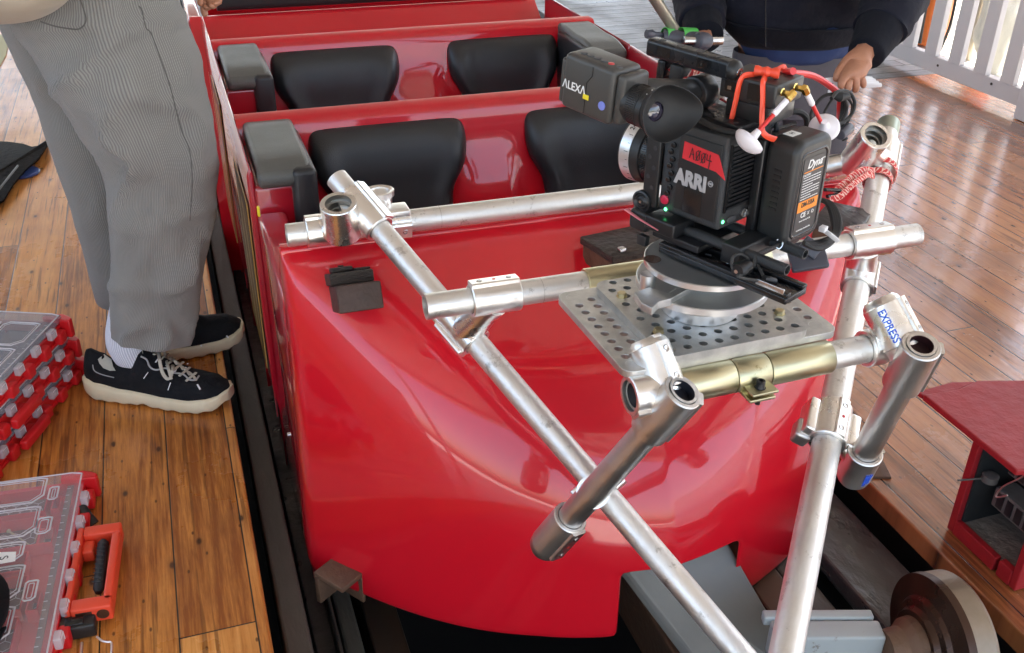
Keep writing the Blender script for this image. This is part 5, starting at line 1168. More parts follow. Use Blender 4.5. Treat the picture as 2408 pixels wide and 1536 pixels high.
# ---------- person at the left
pl = thing('person', (-.12, 2.38, 0), 'person in grey corduroy trousers and black sneakers standing on the left platform', 'person')
hipc = Vector((-.12, 2.42, .93))
hand = lambda u, v, d: atd(u, v, d)
hd_ = 2.36
body = {
 'hip': (hipc, None, .08), 'belly': (hipc + Vector((0, 0, .14)), 'hip', .115), 'chest': (hipc + Vector((-.02, 0, .38)), 'belly', (.15, .12)), 'neckb': (hipc + Vector((0, 0, .54)), 'chest', .06), 'neck': (hipc + Vector((.02, 0, .60)), 'neckb', .052), 'jaw': (hipc + Vector((.045, 0, .66)), 'neck', .065), 'skull': (hipc + Vector((.035, 0, .76)), 'jaw', .085), 'crown': (hipc + Vector((.03, 0, .83)), 'skull', .06),
 'hipl': (hipc + Vector((0, -.03, -.06)), 'hip', .07), 'kneel': (Vector((-.09, 2.325, .52)), 'hipl', .045), 'ankl': (Vector((-.185, 2.27, .11)), 'kneel', .026), 'footl': (Vector((-.10, 2.25, .042)), 'ankl', .02),
 'hipr': (hipc + Vector((0, .09, -.06)), 'hip', .07), 'kneer': (Vector((-.17, 2.54, .52)), 'hipr', .045), 'ankr': (Vector((-.17, 2.50, .11)), 'kneer', .034), 'footr': (Vector((-.07, 2.52, .05)), 'ankr', .03),
 'shl': (hipc + Vector((-.02, -.19, .47)), 'chest', .06), 'ell': (hipc + Vector((-.13, -.24, .20)), 'shl', .042), 'wrl': (hipc + Vector((.02, -.22, .06)), 'ell', .028),
 'shr': (hipc + Vector((-.02, .17, .47)), 'chest', .06), 'elr': (hipc + Vector((.06, .16, .22)), 'shr', .042), 'wrr': (atd(508, -62, hd_), 'elr', .027), 'palm0': (atd(505, -30, hd_), 'wrr', (.030, .016)), 'palm': (atd(497, -2, hd_), 'palm0', (.034, .015)),
 'f1a': (atd(480, 2, hd_ - .015), 'palm', .0100), 'f1b': (atd(478, 22, hd_ - .015), 'f1a', .0092), 'f1c': (atd(484, 40, hd_ - .012), 'f1b', .0075),
 'f2a': (atd(496, 12, hd_ - .022), 'palm', .0095), 'f2b': (atd(488, 22, hd_ - .02), 'f2a', .0088), 'f2c': (atd(478, 12, hd_ - .03), 'f2b', .0078),
 'f3a': (atd(506, 8, hd_ - .022), 'palm', .0092), 'f3b': (atd(500, 18, hd_ - .026), 'f3a', .0086), 'f3c': (atd(490, 10, hd_ - .038), 'f3b', .0075),
 'f4a': (atd(514, 2, hd_ - .020), 'palm', .0085), 'f4b': (atd(509, 12, hd_ - .026), 'f4a', .0078), 'f4c': (atd(500, 5, hd_ - .036), 'f4b', .0068),
 'tha': (atd(480, -22, hd_ - .02), 'palm0', .011), 'thb': (atd(470, -4, hd_ - .03), 'tha', .0098), 'thc': (atd(472, 14, hd_ - .035), 'thb', .0085)}
person_body(pl, body, None)
WK = 62
near = [(-40, 20, 418), (0, 24, 424), (65, 34, 445), (129, 72, 471), (194, 106, 484), (258, 148, 497), (330, 192, 511), (400, 234, 514), (468, 248, 505), (560, 257, 496), (640, 256, 480), (700, 254, 474), (750, 253, 466), (780, 252, 455, 6), (792, 254, 447, 10)]
m = MB(); rg = pxloft(near, lambda v: 2.40 - .15 * max(0, min(1, (v - 60) / 600)), .62, n=72, wr=.015, seed=1, sub=4)
m.loft(rg, cap=False, uvs=(WK, 1)); tr = m.build('trousers', 'corduroy', pl, ang=80, solid=.004)
far = [(-20, -6, 200), (30, -4, 220), (65, -2, 240), (155, 40, 270), (233, 76, 300), (317, 107, 330), (413, 139, 350), (496, 168, 365), (560, 187, 372), (640, 206, 380), (700, 222, 385), (716, 228, 386, 8)]
m = MB(); rg = pxloft(far, lambda v: 2.52, .6, n=64, wr=.006, seed=5, sub=4); m.loft(rg, cap=False, uvs=(WK * .8, 1)); m.build('trouser_leg', 'corduroy', tr, ang=80, solid=.004)
# front pocket flap and seam laid on the near thigh
def onring(u, v, dep): return atd(u, v, dep)
dth = 2.235
pk = arc([aty(u, v, 2.285) for u, v in ((94, 50), (130, 62), (175, 69), (190, 66), (200, 55), (202, 42), (196, 20), (186, -10))], 6)
m = MB(); m.path([p + (CO - p).normalized() * .03 for p in pk], .0016, 6); m.build('pocket_seam', 'cord_dark', tr)
for sm in (((326, 14), (334, 26), (343, 65), (356, 80), (378, 140), (399, 200), (412, 250), (428, 310), (446, 355), (452, 420), (449, 480), (446, 520)),):
    pts = arc([aty(u, v, 2.29 - .12 * max(0, min(1, (v - 60) / 500))) for u, v in sm], 5)
    m = MB(); m.path([p + (CO - p).normalized() * .018 for p in pts], .0014, 6); m.build('side_seam', 'cord_dark', tr)
# beige jumper, hem falling in front of the belt
m = MB(); rg = pxloft([(-420, -240, 300), (-300, -260, 310), (-200, -270, 290), (-100, -270, 240), (-40, -262, 195), (0, -250, 162), (16, -240, 142), (37, -190, 106), (50, -130, 60), (56, -70, 10)], lambda v: 2.30, .55, n=60, wr=.010, seed=9, sub=3)
m.loft(rg, uvs=(10, 3)); m.build('jumper', 'beige', pl, ang=80)
m = MB(); m.path(arc([body['shr'][0], body['elr'][0], lerp(body['elr'][0], body['wrr'][0], .8)], 6), [.075 - .0022 * k for k in range(13)], 20); m.build('sleeve', 'beige', pl, ang=80)
m = MB(); m.path(arc([body['shl'][0], body['ell'][0], lerp(body['ell'][0], body['wrl'][0], .9)], 6), [.075 - .0022 * k for k in range(13)], 20); m.build('sleeve', 'beige', pl, ang=80)
# hair, out of frame but present
m = MB(); bm = bmesh.new(); bmesh.ops.create_icosphere(bm, subdivisions=3, radius=1)
hc = hipc + Vector((.02, 0, .79))
for v in bm.verts: k = 1 + .05 * mnoise.noise(v.co * 6); v.co = hc + Vector((v.co.x * .108 * k - .015, v.co.y * .092 * k, v.co.z * .10 * k + .012))
bm.verts.index_update(); m.add([v.co for v in bm.verts], [[v.index for v in f.verts] for f in bm.faces]); bm.free(); m.build('hair', 'block_brown', pl)
for s in (-1, 1): m = MB(); m.rev(hipc + Vector((.105, s * .032, .735)), (1, 0, 0), [(0, .011), (.006, .009), (.009, 0)], 12); m.build('eye', 'paper', pl)
m = MB(); m.rev(hipc + Vector((.11, 0, .735)), (.35, 0, -1), [(0, .004), (.025, .010), (.04, .013), (.046, 0)], 12); m.build('nose', 'skin', pl)

def sneaker(o, ang, parent, Ls=.335, near=True, det=True):
    """low chunky sneaker; local a heel to toe, b towards the far side, c up"""
    F = Fr(o, ang); S = [i / 44 for i in range(45)]
    def ip(t, tab):
        for (x0, y0), (x1, y1) in zip(tab, tab[1:]):
            if t <= x1: k = (t - x0) / (x1 - x0 + 1e-9); k = k * k * (3 - 2 * k); return y0 + (y1 - y0) * k
        return tab[-1][1]
    hw = [(0, .020), (.03, .030), (.1, .038), (.3, .041), (.45, .042), (.6, .050), (.75, .054), (.87, .050), (.95, .036), (1, .010)]
    st_ = [(0, .060), (.1, .054), (.3, .044), (.5, .038), (.75, .038), (.9, .044), (1, .052)]
    sb = [(0, .016), (.05, .004), (.12, 0), (.36, 0), (.42, .006), (.48, .0), (.8, .0), (.9, .006), (1, .024)]
    up = [(0, .098), (.03, .128), (.1, .116), (.2, .088), (.33, .094), (.42, .138), (.5, .122), (.62, .100), (.75, .084), (.88, .076), (.96, .064), (1, .052)]
    rings = []; 
    for s in S:
        a = s * Ls; w = ip(s, hw) + .008; t = ip(s, st_); b = ip(s, sb); ring = []
        for k in range(24):
            an = 2 * math.pi * k / 24; x = abs(math.cos(an)) ** .35 * sgn(math.cos(an)); z = abs(math.sin(an)) ** .5 * sgn(math.sin(an))
            gr = .0018 * math.sin(s * 60) if z < -.5 else 0
            ring.append(F(a, x * w, (t + b) / 2 + z * (t - b) / 2 + gr))
        rings.append(ring)
    m = MB(); m.loft(rings); so_ = m.build('sneaker_sole', 'sole', parent, ang=60)
    rings = []
    for s in S:
        s2 = .008 + s * .984; a = s2 * Ls; w = ip(s, hw) * .98 - .001; t = ip(s, st_) - .006; h = ip(s, up); ring = []
        for k in range(28):
            an = math.pi * k / 27; ring.append(F(a, -math.cos(an) * w * (1 if abs(math.cos(an)) > .999 else (abs(math.cos(an)) ** .25)), t + (h - t) * math.sin(an) ** .72))
        rings.append(ring)
    m = MB(); m.loft(rings, closed=True); upo = m.build('sneaker_upper', 'suede', parent, ang=70)
    if not det: return F
    sd = -1
    def P(u, v, off=.0): q = F.loc(u, v, 1, off); return F(q.x, q.y, q.z)
    return F, ip, hw, st_, up, upo, so_
sn = thing
F1, ip, hw, st_, up, upo, so_ = sneaker(at(216, 920, 0), math.degrees(math.atan2((at(548, 952, 0) - at(216, 920, 0)).y, (at(548, 952, 0) - at(216, 920, 0)).x)), pl, (at(548, 952, 0) - at(216, 920, 0)).length)
def onshoe(u, v, lift=.0022):
    """nearest point on the near flank of the upper along the sight line"""
    best = None; d = ray(u, v).normalized(); t = 2.0
    while t < 3.0:
        p = CO + d * t - F1.o; a, b, c = p.dot(F1.e[0]), p.dot(F1.e[1]), p.dot(F1.e[2]); s = a / LS1
        if 0 < s < 1:
            w = ip(s, hw) - .001; z0 = ip(s, st_) - .006; h = ip(s, up)
            if abs(b) < w and c < z0 + (h - z0) * max(0, 1 - (abs(b) / w) ** 4) ** .5: break
        t += .0015
    return CO + d * (t - lift)
LS1 = (at(548, 952, 0) - at(216, 920, 0)).length
def sh(name, pts, r, material, flat=None, k=5): m = MB(); m.path(arc([onshoe(u, v) for u, v in pts], k), r, 8, flat=flat); return m.build(name, material, upo)
for a, b in (((338, 890), (348, 876)), ((395, 917), (401, 900)), ((464, 904), (471, 916)), ((356, 826), (363, 819)), ((366, 852), (372, 844)), ((409, 832), (412, 826)), ((430, 845), (433, 840)), ((441, 856), (444, 850)), ((434, 870), (437, 864)), ((411, 875), (414, 868)), ((453, 886), (456, 880))):
    sh('reflective_bar', [a, ((a[0] + b[0]) / 2, (a[1] + b[1]) / 2), b], .0022, 'reflector', .5, 2)
m = MB(); q = [onshoe(u, v, .0028) for u, v in ((230, 845), (245, 833), (262, 845), (266, 862), (272, 872), (258, 872), (243, 866), (234, 855))]; m.add(q, [list(range(8))]); m.build('heel_mesh', 'mesh_white', upo)
sh('piping', [(331, 838), (345, 846), (352, 862), (366, 870), (390, 866), (405, 876), (430, 880), (446, 893), (460, 893), (468, 884)], .0022, 'grey_cord')
sh('piping', [(218, 858), (222, 872), (240, 881), (268, 888)], .0012, 'grey_cord')
sh('shoelace', [(378, 792), (350, 800), (325, 815), (318, 826), (335, 828), (360, 815), (378, 798)], .0042, 'lace', .5)
sh('shoelace', [(378, 796), (374, 830), (380, 870), (392, 890), (402, 886), (406, 860), (396, 825), (382, 798)], .0042, 'lace', .5)
sh('shoelace', [(382, 800), (392, 850), (403, 892)], .0036, 'lace', .5)
for k in range(6):
    u, v = 366 + k * 15, 812 + k * 12.5
    sh('shoelace', [(u - 4, v + 22), (u + 8, v + 12), (u + 20, v + 2)], .0040, 'lace', .5, 3)
    sh('shoelace', [(u + 2, v), (u + 12, v + 8), (u + 20, v + 20)], .0034, 'lace', .5, 3)
# sock
m = MB(); rg = pxloft([(700, 262, 352), (760, 250, 345), (790, 247, 342), (815, 250, 352), (838, 262, 362), (850, 270, 360)], lambda v: 2.262, .8, n=40, wr=0, sub=3); m.loft(rg, uvs=(9, 0)); m.build('sock', 'sock_rib', pl, ang=80)
# far shoe, toe out
FF = sneaker(at(268, 884, 0) + Vector((0.02, .03, 0)), 14, pl, .325)
F1b = FF[0]
for a, b in (((533, 790), (543, 802)), ((473, 812), (474, 824)), ((350, 0), (350, 0))):
    if a[0] != b[0]:
        m = MB(); pa = F1b.loc(a[0], a[1], 1, -.052); pb = F1b.loc(b[0], b[1], 1, -.052); m.path([F1b(*pa), F1b(*pb)], .0024, 6); m.build('reflective_bar', 'reflector', FF[5])

# ---------- person at the right
PD = 2.66
cR = atd(1850, 60, PD); yR = cR.y
pr_ = thing('person', (cR.x, cR.y, 0), 'person in a navy hooded top and blue shirt reaching down behind the camera', 'person')
hR = Vector((cR.x, cR.y + .03, .88)); hdr = 2.30
def A(u, v, d): return atd(u, v, d)
bodyR = {
 'hip': (hR, None, .065), 'belly': (hR + Vector((0, 0, .14)), 'hip', .085), 'chest': (hR + Vector((0, -.03, .36)), 'belly', (.16, .11)), 'neckb': (hR + Vector((0, -.06, .52)), 'chest', .06), 'neck': (hR + Vector((0, -.085, .58)), 'neckb', .052), 'jaw': (hR + Vector((0, -.12, .63)), 'neck', .065), 'skull': (hR + Vector((0, -.115, .73)), 'jaw', .085), 'crown': (hR + Vector((0, -.10, .80)), 'skull', .06),
 'hipl': (hR + Vector((-.07, .02, -.08)), 'hip', .05), 'kneel': (hR + Vector((-.05, .01, -.40)), 'hipl', .042), 'ankl': (hR + Vector((-.03, .04, -.78)), 'kneel', .034), 'footl': (hR + Vector((-.05, -.06, -.84)), 'ankl', .03),
 'hipr': (hR + Vector((.07, .02, -.08)), 'hip', .05), 'kneer': (hR + Vector((.09, .01, -.40)), 'hipr', .042), 'ankr': (hR + Vector((.12, .04, -.78)), 'kneer', .034), 'footr': (hR + Vector((.13, -.06, -.84)), 'ankr', .03),
 'shl': (hR + Vector((-.19, -.02, .45)), 'chest', .06), 'ell': (A(1640, -60, 2.62), 'shl', .042), 'wrl': (A(1656, 62, 2.52), 'ell', .03), 'pll': (A(1652,86, 2.46), 'wrl', (.028, .018)),
 'ga': (A(1658,96, 2.44), 'pll', .009), 'gb': (A(1652,106, 2.43), 'ga', .008), 'ha': (A(1648,96, 2.44), 'pll', .009), 'hb': (A(1640,105, 2.43), 'ha', .008), 'ia': (A(1664,90, 2.45), 'pll', .008), 'ib': (A(1662,102, 2.44), 'ia', .0075), 'ja': (A(1642,88, 2.46), 'pll', .008), 'jb': (A(1634,96, 2.45), 'ja', .007), 'tl': (A(1664,78, 2.46), 'wrl', .009), 'tl2': (A(1670,88, 2.45), 'tl', .008),
 'shr': (hR + Vector((.19, -.02, .45)), 'chest', .06), 'elr': (A(2110, -60, 2.50), 'shr', .045), 'wrr': (A(2038, 118, 2.36), 'elr', (.034, .028)), 'palm0': (A(2022, 143, 2.315), 'wrr', (.040, .022)), 'palm': (A(2008, 165, hdr), 'palm0', (.042, .020)),
 'f1a': (A(1986, 178, hdr - .02), 'palm', .0115), 'f1b': (A(1978, 196, hdr - .025), 'f1a', .0105), 'f1c': (A(1977, 211, hdr - .015), 'f1b', .0085),
 'f2a': (A(1999, 184, hdr - .018), 'palm', .0115), 'f2b': (A(1995, 203, hdr - .022), 'f2a', .0105), 'f2c': (A(1991, 216, hdr - .01), 'f2b', .0085),
 'f3a': (A(2013, 186, hdr - .012), 'palm', .0110), 'f3b': (A(2014, 204, hdr - .012), 'f3a', .0100), 'f3c': (A(2010, 215, hdr + .005), 'f3b', .0080),
 'f4a': (A(2026, 182, hdr), 'palm', .0100), 'f4b': (A(2031, 197, hdr + .002), 'f4a', .0090), 'f4c': (A(2030, 207, hdr + .012), 'f4b', .0075),
 'tha': (A(1985, 152, hdr + .01), 'palm0', .0125), 'thb': (A(1971, 172, hdr - .005), 'tha', .0110), 'thc': (A(1965, 192, hdr - .01), 'thb', .0090)}
person_body(pr_, bodyR, None)
m = MB(); rg = pxloft([(-540, 1700, 2000), (-440, 1660, 2050), (-330, 1650, 2080), (-210, 1665, 2070), (-120, 1680, 2060), (-30, 1690, 2052), (15, 1688, 2045), (40, 1700, 2030), (55, 1708, 2024), (78, 1722, 2015, -6), (94, 1737, 2000, -8)], lambda v: yR, .45, n=60, wr=.012, seed=21, sub=3); m.loft(rg, uvs=(10, 2)); hood_ = m.build('hooded_top', 'navy', pr_, ang=80)
m = MB(); rg = pxloft([(46, 1703, 2030), (70, 1714, 2020, -6), (98, 1742, 2000, -10)], lambda v: yR - .004, .462, n=60, wr=.004, seed=3, sub=3); m.loft(rg, cap=False, uvs=(10, 2)); m.build('waistband', 'rib_navy', hood_, ang=80, solid=.003)
m = MB(); m.path(arc([aty(1800, v, yR - .105) for v in (-60, 0, 60, 110)], 4), .0016, 6); m.build('zip', 'black_gloss', hood_)
m = MB(); rg = pxloft([(30, 1722, 2018), (70, 1732, 2012), (110, 1745, 1995), (138, 1762, 1978, -6)], lambda v: yR + .002, .44, n=48, wr=.006, seed=8, sub=3); m.loft(rg, uvs=(6, 2)); m.build('shirt', 'blue_shirt', pr_, ang=80)
m = MB(); rg = pxloft([(120, 1728, 2006), (170, 1722, 2005), (230, 1718, 1996), (262, 1712, 1986)], lambda v: yR + .01, .38, n=48, wr=.006, seed=4, sub=3); m.loft(rg, cap=False, uvs=(6, 2)); tr2 = m.build('trousers', 'grey_trouser', pr_, ang=80)
for s, x0, x1 in ((-1, 1712, 1838), (1, 1830, 1988)):
    m = MB(); rg = pxloft([(240, x0 + 4, x1), (330, x0, x1 - 8), (450, x0 + 4, x1 - 22), (560, x0 + 12, x1 - 34), (640, x0 + 18, x1 - 44)], lambda v: yR + .01, .7, n=36, wr=.008, seed=6 + s, sub=3); m.loft(rg, cap=False, uvs=(6, 2)); m.build('trouser_leg', 'grey_trouser', tr2, ang=80)
def sleeve_c(pts, rad, material, par, seed):
    P = arc(pts, 7); n = len(P); m = MB(); rings = []; prev = None
    for i, p in enumerate(P):
        t = (P[min(i + 1, n - 1)] - P[max(i - 1, 0)]).normalized(); a = t.cross(Vector((0, 0, 1))).normalized() if prev is None else (prev - t * prev.dot(t)).normalized(); prev = a; b = t.cross(a)
        q = i / (n - 1) * (len(rad) - 1); k = min(int(q), len(rad) - 2); r = rad[k] + (rad[k + 1] - rad[k]) * (q - k)
        rings.append([p + (a * math.cos(2 * math.pi * j / 28) + b * math.sin(2 * math.pi * j / 28)) * (r * (1 + .12 * mnoise.noise(Vector((math.cos(2 * math.pi * j / 28) * 1.4 + seed, math.sin(2 * math.pi * j / 28) * 1.4, i * .55))))) for j in range(28)])
    m.loft(rings, uvs=(6, 2)); return m.build('sleeve', material, par, ang=80)
sR = sleeve_c([bodyR['shr'][0], A(2120, -80, 2.50), A(2098, 10, 2.42), A(2068, 72, 2.385)], [.085, .078, .072, .062], 'navy', hood_, 2)
m = MB(); m.path(arc([A(2072, 62, 2.385), A(2056, 92, 2.37), A(2036, 128, 2.345)], 5), [.058, .057, .056, .055, .053, .051, .049, .047, .045, .044, .042], 28); m.build('cuff', 'rib_navy', sR, ang=80)
sL = sleeve_c([bodyR['shl'][0], A(1652, -80, 2.60), A(1645, 0, 2.58), A(1652, 56, 2.53)], [.085, .07, .066, .058], 'navy', hood_, 7)
m = MB(); m.path(arc([A(1650, 48, 2.53), A(1654, 70, 2.50), A(1662, 88, 2.47)], 5), [.052 - .001 * k for k in range(11)], 28); m.build('cuff', 'rib_navy', sL, ang=80)
for s in (-1, 1):
    f0 = bodyR['footl' if s < 0 else 'footr'][0]
    rr_ = []; Fb = Fr((f0.x, f0.y + .09, 0), -90)
    for i in range(20):
        t = i / 19; w = .030 + .018 * math.sin(math.pi * min(1, t * 1.15)) if t < .93 else .028; h = .10 - .055 * t; rr_.append([Fb(t * .28, math.cos(2 * math.pi * k / 20) * w, .002 + (1 + math.sin(2 * math.pi * k / 20)) * h / 2) for k in range(20)])
    m = MB(); m.loft(rr_); m.build('boot', 'black_rubber', pr_, ang=70)
m = MB(); bm = bmesh.new(); bmesh.ops.create_icosphere(bm, subdivisions=3, radius=1)
hc = hR + Vector((0, -.09, .77))
for v in bm.verts: k = 1 + .05 * mnoise.noise(v.co * 6); v.co = hc + Vector((v.co.x * .092 * k, v.co.y * .108 * k + .015, v.co.z * .10 * k + .012))
bm.verts.index_update(); m.add([v.co for v in bm.verts], [[v.index for v in f.verts] for f in bm.faces]); bm.free(); m.build('hair', 'block_brown', pr_)
for s in (-1, 1): m = MB(); m.rev(hR + Vector((s * .032, -.185, .715)), (0, -1, 0), [(0, .011), (.006, .009), (.009, 0)], 12); m.build('eye', 'paper', pr_)
m = MB(); m.rev(hR + Vector((0, -.19, .715)), (0, -.35, -1), [(0, .004), (.025, .010), (.04, .013), (.046, 0)], 12); m.build('nose', 'skin', pr_)
# white cable ties held in that hand
zt_ = thing('cable_tie_bundle', A(2000, 195, 2.31), 'bundle of white cable ties held in the hand of the person in navy', 'cable ties')
for k in range(9):
    a = A(2050 + (k * 7) % 26, 190 + (k * 5) % 18 - 6, 2.33 + .002 * k); b = A(1938 + (k * 11) % 34, 188 + (k * 4) % 30, 2.30 + .004 * k)
    m = MB(); m.path([a, lerp(a, b, .5) + Vector((0, 0, .004)), b], .0020, 6, flat=2.2); m.build('cable_tie', 'zip_white', zt_)
# ---------- long pole with green tape and a cross bar
pole = thing('lighting_pole', A(1600, 90, 2.4), 'thin beige pole leaning behind the camera, wrapped with green tape at a cross bar', 'pole')
m = MB(); m.cyl(A(1500, -65, 2.08), A(1695, 240, 2.75), .0128, n=24); m.build('pole_tube', 'pole_beige', pole)
c_ = A(1606, 92, 2.30); ex_ = (A(1692, 93, 2.34) - A(1540, 84, 2.27)).normalized()
m = MB(); m.cyl(A(1606, 96, 2.28), A(1698, 95, 2.31), .0105, n=24, ch=.001); m.build('cross_bar', 'steel', pole)
m = MB(); m.rev(A(1638, 96, 2.28), ex_, [(0, .016), (.004, .020), (.014, .021), (.028, .019), (.036, .014), (.036, .0)], 28); m.build('clamp_knob', 'grey_plastic', pole)
for u0, u1 in ((1562, 1582), (1600, 1640)):
    m = MB(); m.rev(A(u0, 84, 2.31), ex_, [(0, .0175), (0, .019), ((A(u1, 84, 2.31) - A(u0, 84, 2.31)).length, .0195), ((A(u1, 84, 2.31) - A(u0, 84, 2.31)).length, .0175)], 28, cap=False); m.build('tape_wrap', 'green_tape', pole)
m = MB(); m.cyl(A(1560, 86, 2.31), A(1640, 92, 2.31), .0165, n=24); m.build('clamp_body', 'grey_plastic', pole)
m = MB(); m.rev(A(1520, 80, 2.29), ex_, [(0, 0), (0, .010), (.012, .012), (.022, .007), (.05, .005)], 10); m.build('clamp_bolt', 'grey_plastic', pole)
# ================================================================ organisers, pouch, cap, red equipment box
def hexes(m, F, a0, a1, b0, b1, c, s=.0125, r=.00075):
    dx = s * 1.5; dy = s * math.sqrt(3); i = 0; a = a0
    while a < a1:
        b = b0 + (dy / 2 if i % 2 else 0)
        while b < b1:
            p = [(a + s * math.cos(math.radians(60 * k)), b + s * math.sin(math.radians(60 * k))) for k in range(4)]
            for (x0, y0), (x1, y1) in zip(p, p[1:]):
                if a0 <= min(x0, x1) and max(x0, x1) <= a1 and b0 <= min(y0, y1) and max(y0, y1) <= b1:
                    d = Vector((x1 - x0, y1 - y0)).normalized(); nx, ny = -d.y * r, d.x * r
                    m.add([F(x0 + nx, y0 + ny, c), F(x1 + nx, y1 + ny, c), F(x1 - nx, y1 - ny, c), F(x0 - nx, y0 - ny, c)], [(0, 1, 2, 3)])
            b += dy
        a += dx; i += 1
def ring2(m, F, a0, a1, b0, b1, c, r=.012, w=.0018, h=.0022, cut=.02):
    """raised outline round a compartment, one corner cut"""
    cut = min(cut, (a1 - a0) * .28, (b1 - b0) * .28); r = min(r, (a1 - a0) * .2, (b1 - b0) * .2)
    pts = [(a0 + r * .3, b1), (a1 - cut, b1), (a1, b1 - cut), (a1, b0 + r), (a1 - r, b0), (a0 + r, b0), (a0, b0 + r), (a0, b1 - r)]
    P = []
    n = len(pts)
    P = [F(x, y, c) for x, y in pts] + [F(*pts[0], c)]
    m.path(P, w, 6, cap=False, flat=.8)
def organiser(o, ang, La, Lb, H, z, label, bins, lid='clear_lid', handle=None, hexes_=True, offb=0, pale='lid_frame'):
    root = thing('parts_organiser', (o[0], o[1], z), label, 'organiser case'); F = Fr((o[0], o[1], z), ang)
    m = MB(); m.prism(rrect(0, -Lb, La, offb, .022, 5), H * .16, F, 2, 0); t = m.build('tray', 'case_red', root, bevel=.002)
    # side walls
    m = MB(); m.box((.004, offb - .012, H * .161), (La - .004, offb - .004, H * .62), F, .002); m.box((.004, -Lb + .004, H * .161), (La - .004, -Lb + .012, H * .62), F, .002)
    m.box((.004, -Lb + .0125, H * .161), (.012, offb - .0125, H * .62), F, .002); m.box((La - .012, -Lb + .0125, H * .161), (La - .004, offb - .0125, H * .62), F, .002); m.build('tray_wall', 'case_red', root)
    # red buttresses along the edge and corner bumpers
    k = 0; a = .03
    while a < La - .05:
        m = MB(); m.box((a, offb - .004, H * .05), (a + .030, offb + .016, H * .56), F, .004); m.build('rib_block', 'case_red', t)
        m = MB(); m.box((a + .032, offb - .003, H * .50), (a + .058, offb + .011, H * .88), F, .003); m.build('latch', 'clear_part', t)
        m = MB(); m.path([F(a + .036, offb + .0115, H * .56), F(a + .036, offb + .0115, H * .84), F(a + .054, offb + .0115, H * .84)], .0009, 5); m.build('latch_edge', pale, t)
        a += .078; k += 1
    m = MB(); m.prism([(-.004, offb + .012), (-.012, offb - .006), (-.012, offb - .05), (.012, offb - .05), (.020, offb + .022), (.006, offb + .024)], H * .80, F, 2, H * .04); m.build('corner_bumper', 'case_red', t, bevel=.003)
    # lid
    m = MB(); m.box((.003, -Lb + .003, H * .66), (La - .003, offb - .002, H * .98), F, .006); L_ = m.build('lid', lid, root)
    m = MB(); ring2(m, F, .006, La - .006, -Lb + .006, offb - .005, H * .985, .02, .0016); m.build('lid_rim', pale, L_)
    for (a0, a1, b0, b1) in bins:
        m = MB(); m.box((a0 + .003, b0 + .003, H * .161), (a1 - .003, b1 - .003, H * .20), F); fl_ = m.build('bin_floor', 'bin_dark' if hexes_ else 'bin_grey', root, smooth=False)
        m = MB(); w = .0025
        m.box((a0, b0, H * .162), (a0 + w, b1, H * .60), F); m.box((a1 - w, b0, H * .162), (a1, b1, H * .60), F); m.box((a0 + w, b0, H * .162), (a1 - w, b0 + w, H * .60), F); m.box((a0 + w, b1 - w, H * .162), (a1 - w, b1, H * .60), F); m.build('bin_wall', 'case_red' if hexes_ else 'bin_grey', fl_, smooth=False)
        m = MB(); hexes(m, F, a0 + .005, a1 - .005, b0 + .005, b1 - .005, H * .21); m.build('hex_pattern', pale, fl_, smooth=False)
        m = MB(); ring2(m, F, a0, a1, b0, b1, H * .99); ring2(m, F, a0 + .006, a1 - .006, b0 + .006, b1 - .006, H * .985, .010, .0009); m.build('bin_outline', pale, L_)
    # ruled dark strip
    m = MB(); m.box((.02, offb - .036, H * .62), (La - .02, offb - .024, H * .655), F); sp_ = m.build('hinge_strip', 'bin_dark', root, smooth=False)
    for q in range(int((La - .06) / .022)): m = MB(); m.box((.03 + q * .022, offb - .036, H * .657), (.0315 + q * .022, offb - .029, H * .665), F); m.build('strip_tick', pale, sp_, smooth=False)
    return root, F
# stack of three behind, by the corduroy legs
so_ = at(195, 880, 0); SA = -113.
BN = [(.055, .16, -.115, -.028), (.175, .28, -.115, -.028), (.055, .16, -.215, -.125), (.175, .28, -.215, -.125)]
for k, (lab) in enumerate(('bottom red organiser case of the stack beside the sneakers', 'middle red organiser case of the stack beside the sneakers', 'topmost smoke lidded organiser case of the stack beside the sneakers')):
    sh_ = (-.010 * k, .008 * k)
    root, F = organiser((so_.x - .006 * k, so_.y - .003 * k), SA, .50 if k < 2 else .335, .42, .061, .0615 * k + .001, lab, BN if k == 2 else BN[:2], 'smoke_lid', None, False)
    tag(root, group='red parts organisers on the left platform')
    if k < 2:
        m = MB(); m.box((.235, .018, .016), (.345, .036, .040), F, .004); m.build('handle', 'case_red', root)
    else:
        m = MB(); m.box((.336, -.16, .012), (.352, -.02, .050), F, .004); m.box((.3525, -.10, .008), (.372, -.08, .046), F, .004); m.box((.3525, -.04, .008), (.372, -.022, .046), F, .004); m.path([F(.372, -.09, .03), F(.384, -.085, .03), F(.384, -.035, .03), F(.372, -.03, .03)], .007, 8); m.build('handle', 'case_red', root)
